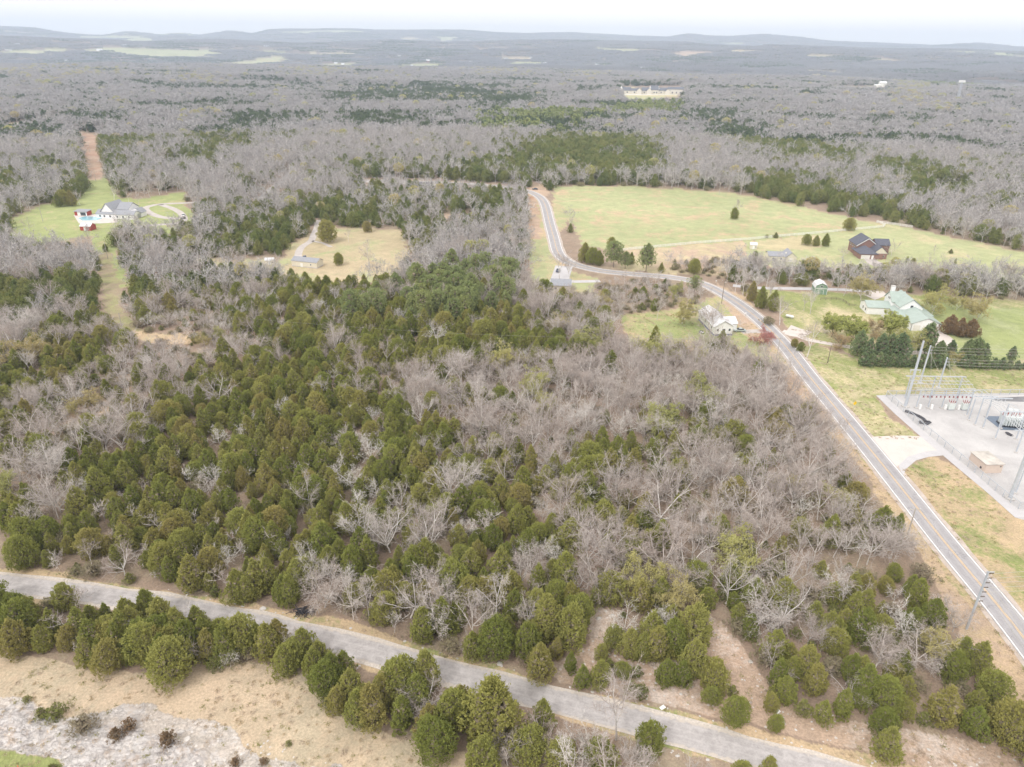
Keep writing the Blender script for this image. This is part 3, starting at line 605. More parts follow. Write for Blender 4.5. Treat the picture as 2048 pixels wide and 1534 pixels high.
MB_FAR = barkmat('far_grey_twigs', [(.24, .235, .25), (.29, .285, .295), (.265, .255, .26)])  # cool tint: blue of the distance haze painted into the bark colour
MB_MIDG = barkmat('mid_bark', [(.42, .405, .405), (.49, .48, .475), (.45, .43, .425)]); MB_MIDT = barkmat('mid_haze_tinted_twigs', [(.34, .325, .33), (.405, .39, .39), (.365, .345, .345)])  # cooler than the near bark, part of the haze is put into the colour
MB_INNER = barkmat('inner_twigs', [(.24, .20, .15), (.30, .25, .19)]); MB_DARK = barkmat('dark_bark', [(.14, .11, .09), (.20, .165, .14)]); MB_PALE = barkmat('pale_bark', [(.60, .57, .53), (.68, .65, .61)])

# prototypes: near ones keep trunk and crown apart, stand-in copies for the massed wood are one mesh
def P_cedar(i, **kw):
    rng = np.random.default_rng(100+i); V, F = cedar_crown(rng, **kw)
    h = kw.get('h', 10.); tr = MB().tube([(0, 0, -.3), (.1, 0, h*.4), (0, .1, h*.8)], .17, 6, .05)
    return np.array(tr.v), tr.f, V, F
PROTO = {}; JOINED = {}
def add_cedar(key, mat, variants):
    L = []
    for i, kw in enumerate(variants):
        tv, tf, V, F = P_cedar(len(key)*7+i, **kw)
        tm = bpy.data.meshes.new('trunk'); tm.from_pydata([tuple(p) for p in tv], [], tf); tm.materials.append(MB_DARK)
        iv, if_ = TW_IN[-1]; kk = len(if_)//2; inner = [(iv, if_[:kk], 0), (iv, if_[kk:], 1)]; cm = join_mesh('crown', [(V, F, 0)]+inner, [mat, MB_INNER]); L.append((tm, cm))
        q = [f for f in tf if len(f) == 4]; JOINED.setdefault(key, []).append(join_mesh(key, [(V, F, 0)]+inner+[(tv, np.array(q), 2)], [mat, MB_INNER, MB_DARK]))
    PROTO[key] = L
add_cedar('cedar', ML_CED, [dict(R=3.0, shape=0), dict(R=3.4, shape=0, nc=180, h=10.5), dict(R=3.1, shape=1, nc=150, h=10.5), dict(R=3.6, shape=2, nc=190, base=.1), dict(R=3.1, shape=2, h=9.5), dict(R=2.4, shape=0, h=10.5), dict(R=3.6, shape=1, h=10, nc=170)])
add_cedar('bronze', ML_BRONZE, [dict(R=3.2, shape=0, h=8), dict(R=2.9, shape=1, h=8)])
add_cedar('hedge', ML_PINED, [dict(R=2.0, shape=1, h=5, nc=50, per=30, ln=.4, base=.02), dict(R=1.8, shape=0, h=4.6, nc=46, per=30, ln=.4, base=.02)])
add_cedar('bluepine', ML_PINED, [dict(R=3.6, shape=1, h=12, nc=56, per=34, ln=.7, wd=.2, base=.12), dict(R=3.9, shape=0, h=12, nc=60, per=34, ln=.7, wd=.2, base=.1)])
add_cedar('pine', ML_PINE, [dict(R=3.8, shape=2, h=12, nc=46, per=60, ln=.55, wd=.15, base=.28), dict(R=4.1, shape=0, h=12.5, nc=48, per=60, ln=.55, wd=.15, base=.25)])
add_cedar('sapling', ML_LIME, [dict(R=1.6, shape=1, h=6, nc=34, per=24, ln=.45, base=.05)])
add_cedar('rustbush', ML_BRUST, [dict(R=1.15, shape=0, h=2.4, nc=34, per=26, ln=.26, wd=.06, base=.03), dict(R=1.0, shape=2, h=2.0, nc=30, per=26, ln=.26, wd=.06, base=.03)])
add_cedar('cedarbush', ML_CBUSH, [dict(R=1.25, shape=1, h=2.4, nc=40, per=26, ln=.26, wd=.06, base=.03), dict(R=1.2, shape=2, h=2.2, nc=34, per=26, ln=.26, wd=.06, base=.03)])
add_cedar('shrub', ML_SHRUB, [dict(R=2.0, shape=2, h=2.6, nc=30, per=26, ln=.5, wd=.07, base=.1), dict(R=2.4, shape=2, h=2.2, nc=30, per=26, ln=.5, wd=.07, base=.1)])
def add_bare(key, bark, twig, variants, leafm=None):
    L = []
    for i, kw in enumerate(variants):
        (tv, tf), parts = bare_tree(np.random.default_rng(300+len(key)*11+i), **kw)
        tm = npmesh('trunk', tv, tf, bark); cm = join_mesh('crown', parts, [twig]+([leafm] if leafm else []))
        L.append((tm, cm)); JOINED.setdefault(key, []).append(join_mesh(key, [(tv, tf, 0)]+[(v, f, m+1) for v, f, m in parts], [bark, twig]+([leafm] if leafm else [])))
    PROTO[key] = L
BV = [dict(h=12., spread=.75, nmain=5, lv=(6, 5), tw=6, twl=1.1), dict(h=13., spread=.6, nmain=4, lv=(7, 5), tw=7, twl=1.1, trunk=.42), dict(h=11., spread=1.2, nmain=6, lv=(6, 5), tw=6, twl=1.0, trunk=.25, gnarl=.4),
      dict(h=11.5, spread=.95, nmain=5, lv=(6, 6), tw=5, twl=1.2, trunk=.3), dict(h=12.5, spread=.5, nmain=4, lv=(6, 5), tw=6, twl=1.0, trunk=.5, r0=.14), dict(h=10., spread=1.2, nmain=5, lv=(6, 5), tw=7, twl=.9, trunk=.3, gnarl=.4, r0=.14), dict(h=13., spread=.55, nmain=6, lv=(7, 6), tw=7, twl=.9, trunk=.3, gnarl=.18, r0=.15), dict(h=12., spread=.85, nmain=7, lv=(7, 6), tw=7, twl=.9, trunk=.22, gnarl=.2, r0=.16), dict(h=9.5, spread=.7, nmain=6, lv=(6, 6), tw=7, twl=.8, trunk=.15, gnarl=.25, r0=.1)]
add_bare('bare', MB_GREY, MB_TWIG, BV)
add_bare('oak', MB_GREY, MB_TWIG, [dict(h=12.5, spread=1.35, nmain=8, lv=(8, 6), tw=7, twl=1.0, trunk=.18, r0=.25, gnarl=.3), dict(h=13., spread=1.15, nmain=8, lv=(7, 6), tw=7, twl=1.2, trunk=.22, r0=.23, gnarl=.35), dict(h=13.5, spread=.9, nmain=9, lv=(8, 6), tw=7, twl=1.1, trunk=.25, r0=.24, gnarl=.25), dict(h=11.5, spread=1.5, nmain=7, lv=(8, 6), tw=7, twl=1.0, trunk=.16, r0=.22, gnarl=.4)])
add_bare('white_tree', MB_PALE, MB_PALE, [dict(h=10., spread=1., nmain=6, lv=(6, 5), tw=4, twl=.8, trunk=.35, r0=.13, tw_w=.03), dict(h=9., spread=.7, nmain=6, lv=(6, 5), tw=5, twl=.8, trunk=.3, r0=.13, tw_w=.03)])
add_bare('budding', MB_GREY, MB_TWIG, [dict(h=10., spread=1.05, nmain=7, lv=(6, 5), tw=5, twl=.9, trunk=.2, leaf=(8000, .34, .13)), dict(h=11., spread=.9, nmain=7, lv=(6, 5), tw=5, twl=.9, trunk=.22, leaf=(8000, .34, .13))], ML_BUD)
add_bare('lime', MB_DARK, MB_TWIG, [dict(h=10., spread=.8, nmain=7, lv=(6, 5), tw=5, twl=.8, trunk=.15, leaf=(13000, .42, .16))], ML_LIME)
add_bare('redbud', MB_DARK, MB_TWIG, [dict(h=6., spread=1., nmain=6, lv=(5, 5), tw=5, twl=.7, trunk=.2, r0=.1, leaf=(5200, .24, .1))], ML_RED)
add_bare('tanbud', MB_DARK, MB_TWIG, [dict(h=7., spread=.9, nmain=6, lv=(5, 5), tw=5, twl=.7, trunk=.2, r0=.1, leaf=(5200, .26, .11))], ML_TANL)
# massed-wood prototypes
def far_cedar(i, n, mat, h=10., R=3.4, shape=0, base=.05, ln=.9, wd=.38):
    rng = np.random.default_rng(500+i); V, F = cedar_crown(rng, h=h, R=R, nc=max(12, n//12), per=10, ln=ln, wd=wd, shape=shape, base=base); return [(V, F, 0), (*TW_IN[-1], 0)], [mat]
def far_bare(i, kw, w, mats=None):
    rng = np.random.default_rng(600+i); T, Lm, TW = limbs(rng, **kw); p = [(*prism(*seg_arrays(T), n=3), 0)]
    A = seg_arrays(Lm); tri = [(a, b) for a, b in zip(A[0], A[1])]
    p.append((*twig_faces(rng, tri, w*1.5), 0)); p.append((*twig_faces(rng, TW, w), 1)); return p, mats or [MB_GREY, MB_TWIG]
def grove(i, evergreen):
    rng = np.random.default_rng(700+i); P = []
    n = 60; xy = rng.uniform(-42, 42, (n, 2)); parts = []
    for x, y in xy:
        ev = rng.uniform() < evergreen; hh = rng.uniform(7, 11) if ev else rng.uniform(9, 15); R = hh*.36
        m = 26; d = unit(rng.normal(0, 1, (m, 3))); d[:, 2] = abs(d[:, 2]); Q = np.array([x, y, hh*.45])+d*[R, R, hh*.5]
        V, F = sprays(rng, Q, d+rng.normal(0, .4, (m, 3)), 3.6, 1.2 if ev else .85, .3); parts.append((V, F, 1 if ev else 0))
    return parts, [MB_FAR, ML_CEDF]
def proto_coll(name, meshes):
    c = bpy.data.collections.new(name)
    for i, me in enumerate(meshes):
        o = bpy.data.objects.new('%s_%02d' % (name, i), me); c.objects.link(o)
    return c
def scatter(name, coll, pos, scl, rot, idx, **kw):
    n = len(pos); me = bpy.data.meshes.new(name); me.vertices.add(n); me.vertices.foreach_set('co', np.asarray(pos, np.float32).ravel())
    for nm, ty, arr, f in (('scl', 'FLOAT_VECTOR', scl, 'vector'), ('rot', 'FLOAT_VECTOR', rot, 'vector'), ('pick', 'INT', idx, 'value')):
        a = me.attributes.new(nm, ty, 'POINT'); a.data.foreach_set(f, np.asarray(arr, np.float32 if ty != 'INT' else np.int32).ravel())
    me.update(); o = link(name, me)
    g = bpy.data.node_groups.new(name, 'GeometryNodeTree'); g.interface.new_socket('Geometry', in_out='INPUT', socket_type='NodeSocketGeometry'); g.interface.new_socket('Geometry', in_out='OUTPUT', socket_type='NodeSocketGeometry')
    N = g.nodes.new; gi = N('NodeGroupInput'); go = N('NodeGroupOutput'); ip = N('GeometryNodeInstanceOnPoints'); ci = N('GeometryNodeCollectionInfo')
    ci.inputs[0].default_value = coll; ci.inputs['Separate Children'].default_value = True; ci.inputs['Reset Children'].default_value = True
    def at(nm, ty):
        a = N('GeometryNodeInputNamedAttribute'); a.data_type = ty; a.inputs[0].default_value = nm; return a.outputs[0]
    ln = g.links.new; ln(gi.outputs[0], ip.inputs['Points']); ln(ci.outputs[0], ip.inputs['Instance']); ip.inputs['Pick Instance'].default_value = True
    ln(at('pick', 'INT'), ip.inputs['Instance Index']); e = N('FunctionNodeEulerToRotation'); ln(at('rot', 'FLOAT_VECTOR'), e.inputs[0]); ln(e.outputs[0], ip.inputs['Rotation']); ln(at('scl', 'FLOAT_VECTOR'), ip.inputs['Scale'])
    ln(ip.outputs[0], go.inputs[0]); md = o.modifiers.new('scatter', 'NODES'); md.node_group = g
    tag(o, kind='stuff', **kw); return o
# ---------------------------------------------------------------- which trees grow where
# one row per height in the photograph, one letter per 64 px: C cedar, c mostly cedar, m mixed, b mostly bare, B bare, P pine, p some pine, s brush, y bare with budding crowns, . open
ROWS = [(128, "ByBBBBBBBBBByBBBBBBBBBbbBBBBBBBB"), (145, "yByyByBBByyBBBByBByBBBBBBBBBBBBb"), (165, "ByBBBByBBBBbBbbbbBBBBBBBBBBByPPb"), (180, "BBbBBBBBBbbcccccbBBBBBBBBBBByBbB"), (200, "BBbBBBBbBbcccccccbBBBbBBBBBByBBB"),
 (220, "BBbbbbbBBBbBBBbcbBBPPbBBBBBBByBB"), (240, "bBccBBbcccBbBBBpPPpBBccbBBBBBBBB"), (258, "cbbBBBbccBBBBBBPPpBBBbccBBBBBBBB"), (275, "ccbBBbccBBBBBBBBbcccBBCCbBBBBBBB"), (295, "bBbccbCCBBBBBbBbCCCCcBBCCCbBBBBB"), (315, "BBbcbcCBBBBbbBbmCCCCcBBbCCCbBBBB"),
 (340, "bcBcbbbBBBmcmmccccCCcBBBbbbCCbbb"), (362, "cbcbBBBBBBmmmmbccbcbbBBcCbbbCCbb"), (385, "cbcb.BBBBBmcmmccb.......CCbbcCbb"), (405, "bbb.b.bbbccmccccb.........CCbbbb"), (430, "B.....mccCCccccbmB..........CbBB"), (455, "c..bbcmCCCccCcbmBB...........bBB"), (480, "B..bbccCC....bBBB.............bb"),
 (505, "BBBBbmbb.....BBBBB............bb"), (528, "BBBBbbbbbbbBBBBBB....ssbbssss..."), (548, "BCC.bbccbbcBBBPPB...ss.bbbbBBBbb"), (565, "CCC.ccmcCCCCCPPbbssss.bbbBBBBBbb"), (590, "CCC.CbccccCcpPPPmbsssssbb.....bB"), (615, "CBC.mssccCCpCPPCmbBss.sbb......."), (640, "BmCssssccCCCCCCCcmb....b........"), (665, "BmCcs.sscCCCCCCCCcB............."),
 (690, "BmCcms.cCCCCCcCCCCcBbBbb........"), (715, "bcCmmssccCCCCcBccBBbBBBB........"), (740, "cccsmccCCCCcBBBmBBBBBBBBB......."), (770, "ccmsbcCCCCCbBBCBBBBBBBBBB......."), (800, "cmssbcCCCCCCCbBBbBBBBBbBBb......"), (850, "cssbcCCCCCCCCCcBBBBBccBBbbb....."), (900, "bBbcCCCCCCCCCCcmBBcCCbbBBb......"), (950, "cbcCCCCCCCCCCcbCcCCbbmBbbBb....."),
 (1000, "CbCCCCCCCCCCcccCCbcbmBbBbmm....."), (1050, "CCCCCCCCCCCbcbCCCCbcbBmBbmcm...."), (1100, "CCCCCCCCCcCccCCcccmbbbmbbbBb...."), (1150, "CcCCCcCcCCbCCmCcmCmcbbccbbmCC..."), (1200, "CCCCCccbcCccbbmbccCcCcmccbmCCc.."), (1250, "CCCCCCCccBcccccCCCCCCCccCccmCc.."), (1300, "CCCCCCCCcccccCCCcC.CCCCcCCCccmCc"),
 (1350, "CCCCCC......CCCcc....C..CCCcCmCC"), (1400, "............CC.........C..CcCCCC"), (1450, "...............cc.........cCsCCC"), (1500, "...............csbmb..........CC"), (1600, "...............csbmbs.........CC")]
RV = np.array([r[0] for r in ROWS]); RC = np.array([list(r[1]) for r in ROWS])
KINDS = ['cedar', 'bare', 'pine', 'budding', 'shrub', 'oak', 'white_tree', 'none']
PR = {'C': (.93, .025, .0, .0, .02, .007, .018, 0), 'c': (.70, .215, .0, .01, .04, .015, .02, 0), 'm': (.44, .45, .0, .01, .06, .02, .02, 0), 'b': (.34, .49, .0, .01, .05, .04, .03, .04), 'B': (.10, .60, .0, .015, .04, .045, .03, .18),
      'P': (.22, .08, .68, .0, .02, 0, 0, 0), 'p': (.45, .2, .33, 0, .02, 0, 0, 0), 's': (.08, .22, .0, .03, .62, .01, .0, .04), 'y': (.05, .72, .0, .18, .02, .03, 0, 0), '.': (0, 0, 0, 0, 0, 0, 0, 1)}
LET = list(PR); CUM = np.cumsum(np.array([PR[k] for k in LET]), 1)
OPEN = [a[0] for i, a in enumerate(AREAS) if a[0][0] not in ((60, 850), (830, 1165))]
OPEN_FAR = OPEN[24:]
BRUSHY = AREAS[1][0]
FOOT = []   # building footprints in world metres, filled from the list below
FOOT_PX = [[(152, 262), (199, 266), (218, 362), (170, 362)], [(715, 360), (880, 364), (1045, 374), (1045, 392), (900, 384), (715, 377)], [(1398, 608), (1470, 608), (1470, 675), (1425, 675), (1398, 640)], [(1705, 585), (1840, 585), (1905, 680), (1800, 680), (1705, 620)], [(1615, 560), (1655, 560), (1655, 592), (1615, 592)], [(1700, 470), (1780, 470), (1780, 525), (1700, 525)],
           [(1525, 495), (1600, 495), (1604, 548), (1522, 548)], [(575, 510), (640, 510), (645, 545), (575, 540)], [(520, 510), (550, 510), (550, 535), (520, 535)], [(1085, 545), (1140, 545), (1140, 590), (1085, 590)], [(1740, 785), (2500, 785), (2500, 1100), (2030, 1040)],
           [(800, 358), (870, 358), (870, 380), (800, 380)], [(1060, 366), (1084, 366), (1084, 382), (1060, 382)], [(1860, 372), (1930, 372), (1930, 392), (1860, 392)], [(1240, 172), (1365, 172), (1365, 212), (1245, 212)], [(205, 150), (215, 150), (215, 155)]]
def keep_clear(x, y):
    pu, pv = project(x, y, terr(x, y)); bad = np.zeros(len(x), bool); brush = pip(pu, pv, BRUSHY)
    for P in OPEN+FOOT_PX: bad |= pip(pu, pv, P)
    bad &= ~brush
    for c, wdt in ROADS:
        near = (abs(x-c[:, 0].mean()) < np.ptp(c[:, 0])/2+40) & (abs(y-c[:, 1].mean()) < np.ptp(c[:, 1])/2+40)
        k = np.nonzero(near & ~bad)[0]
        if len(k):
            d = seg_dist(x[k], y[k], list(map(tuple, c[::2]))+[tuple(c[-1])]); bad[k[d < wdt]] = True
    return bad
def grid(r0, r1, sp, jit=.42):
    n = int(r1/sp)+2; gx, gy = np.meshgrid(np.arange(-n, n+1)*sp, np.arange(0, n+1)*sp); gy = gy+0*gx; gx = gx+(np.arange(gx.shape[0]) % 2)[:, None]*sp/2
    x = (gx+RG.uniform(-jit, jit, gx.shape)*sp).ravel(); y = (gy+RG.uniform(-jit, jit, gy.shape)*sp).ravel()
    r = np.hypot(x, y); a = abs(np.arctan2(x, y)); k = (r >= r0) & (r < r1) & (a < np.where(r < 160, math.radians(64), math.radians(41))); return x[k], y[k]
xs = []; ys = []
for r0, r1, sp in ((62, 420, 4.35), (420, 900, 5.4), (900, 1700, 7.6), (1700, 3500, 11.)):
    x, y = grid(r0, r1, sp); xs.append(x); ys.append(y)
sx0, sy0 = grid(62, 125, 2.7, .45); su0, sv0 = project(sx0, sy0, 0*sx0); ks = pip(su0, sv0, [(-160, 1225), (60, 1238), (240, 1252), (420, 1282), (470, 1330), (300, 1345), (110, 1322), (-160, 1312)])
xs.append(sx0[ks]); ys.append(sy0[ks]); NSTRIP = int(ks.sum())
x = np.concatenate(xs); y = np.concatenate(ys); z = terr(x, y); strip = np.arange(len(x)) >= len(x)-NSTRIP
_gu, _gv = project(x, y, z); strip |= pip(_gu, _gv, [(-160, 1225), (60, 1238), (240, 1252), (420, 1282), (470, 1330), (300, 1345), (110, 1322), (-160, 1312)])
pu, pv = project(x, y, z+5); vis = (pu > -260) & (pu < 2320) & (pv < 1760); x, y, z, pu, pv, strip = (a[vis] for a in (x, y, z, pu, pv, strip))
# edge of the plateau: let trees follow until the far canopy takes over
lu = np.clip(((pu+RG.normal(0, 18, len(x)))/64).astype(int), 0, 31); jv = pv+RG.normal(0, .012, len(x))*np.clip(pv-80, 20, 2000)*1.0
lr = np.abs(RV[None, :]-jv[:, None]).argmin(1) if len(x) < 400000 else np.searchsorted(RV, jv)
code = RC[lr, lu]
li = np.array([LET.index(c) for c in LET]); codei = np.zeros(len(x), int)
for k, c in enumerate(LET): codei[code == c] = k
rnd = RG.uniform(0, 1, len(x)); kind = (rnd[:, None] > CUM[codei]).sum(1)
patch = (fbm(x/170, y/110, 91, 4) > .60) & (np.hypot(x, y) > 850) & (rnd > .25); kind = np.where(patch & (kind < 7), 0, kind); kind = np.where(strip, np.where(rnd < .965, 0, 5), kind); ok = (kind < 7) & ~keep_clear(x, y)
x, y, z, pu, pv, kind, code, strip = (a[ok] for a in (x, y, z, pu, pv, kind, code, strip))
kn = np.array(KINDS)[kind]; r = np.hypot(x, y)
hs = RG.uniform(.62, 1.12, len(x)); hs = np.where(kn == 'cedar', RG.uniform(.42, .92, len(x)), hs)
hs = np.where(r > 420, hs*1.0+np.clip((r-420)/900, 0, .42), hs)       # older, taller wood farther out
hs = np.where((kn == 'cedar') & (r > 600), hs*1.08, hs); hs = np.where(kn == 'oak', RG.uniform(.85, 1.2, len(x)), hs)
hs = np.where(strip, RG.uniform(.58, .95, len(x)), hs); hs = np.where(((code == 'C') | (code == 'c')) & (kn == 'bare'), hs*.85, hs)
# oaks thin out their neighbours by chance only; trees in young brush stay small
hs = np.where(code == 's', hs*.62, hs)
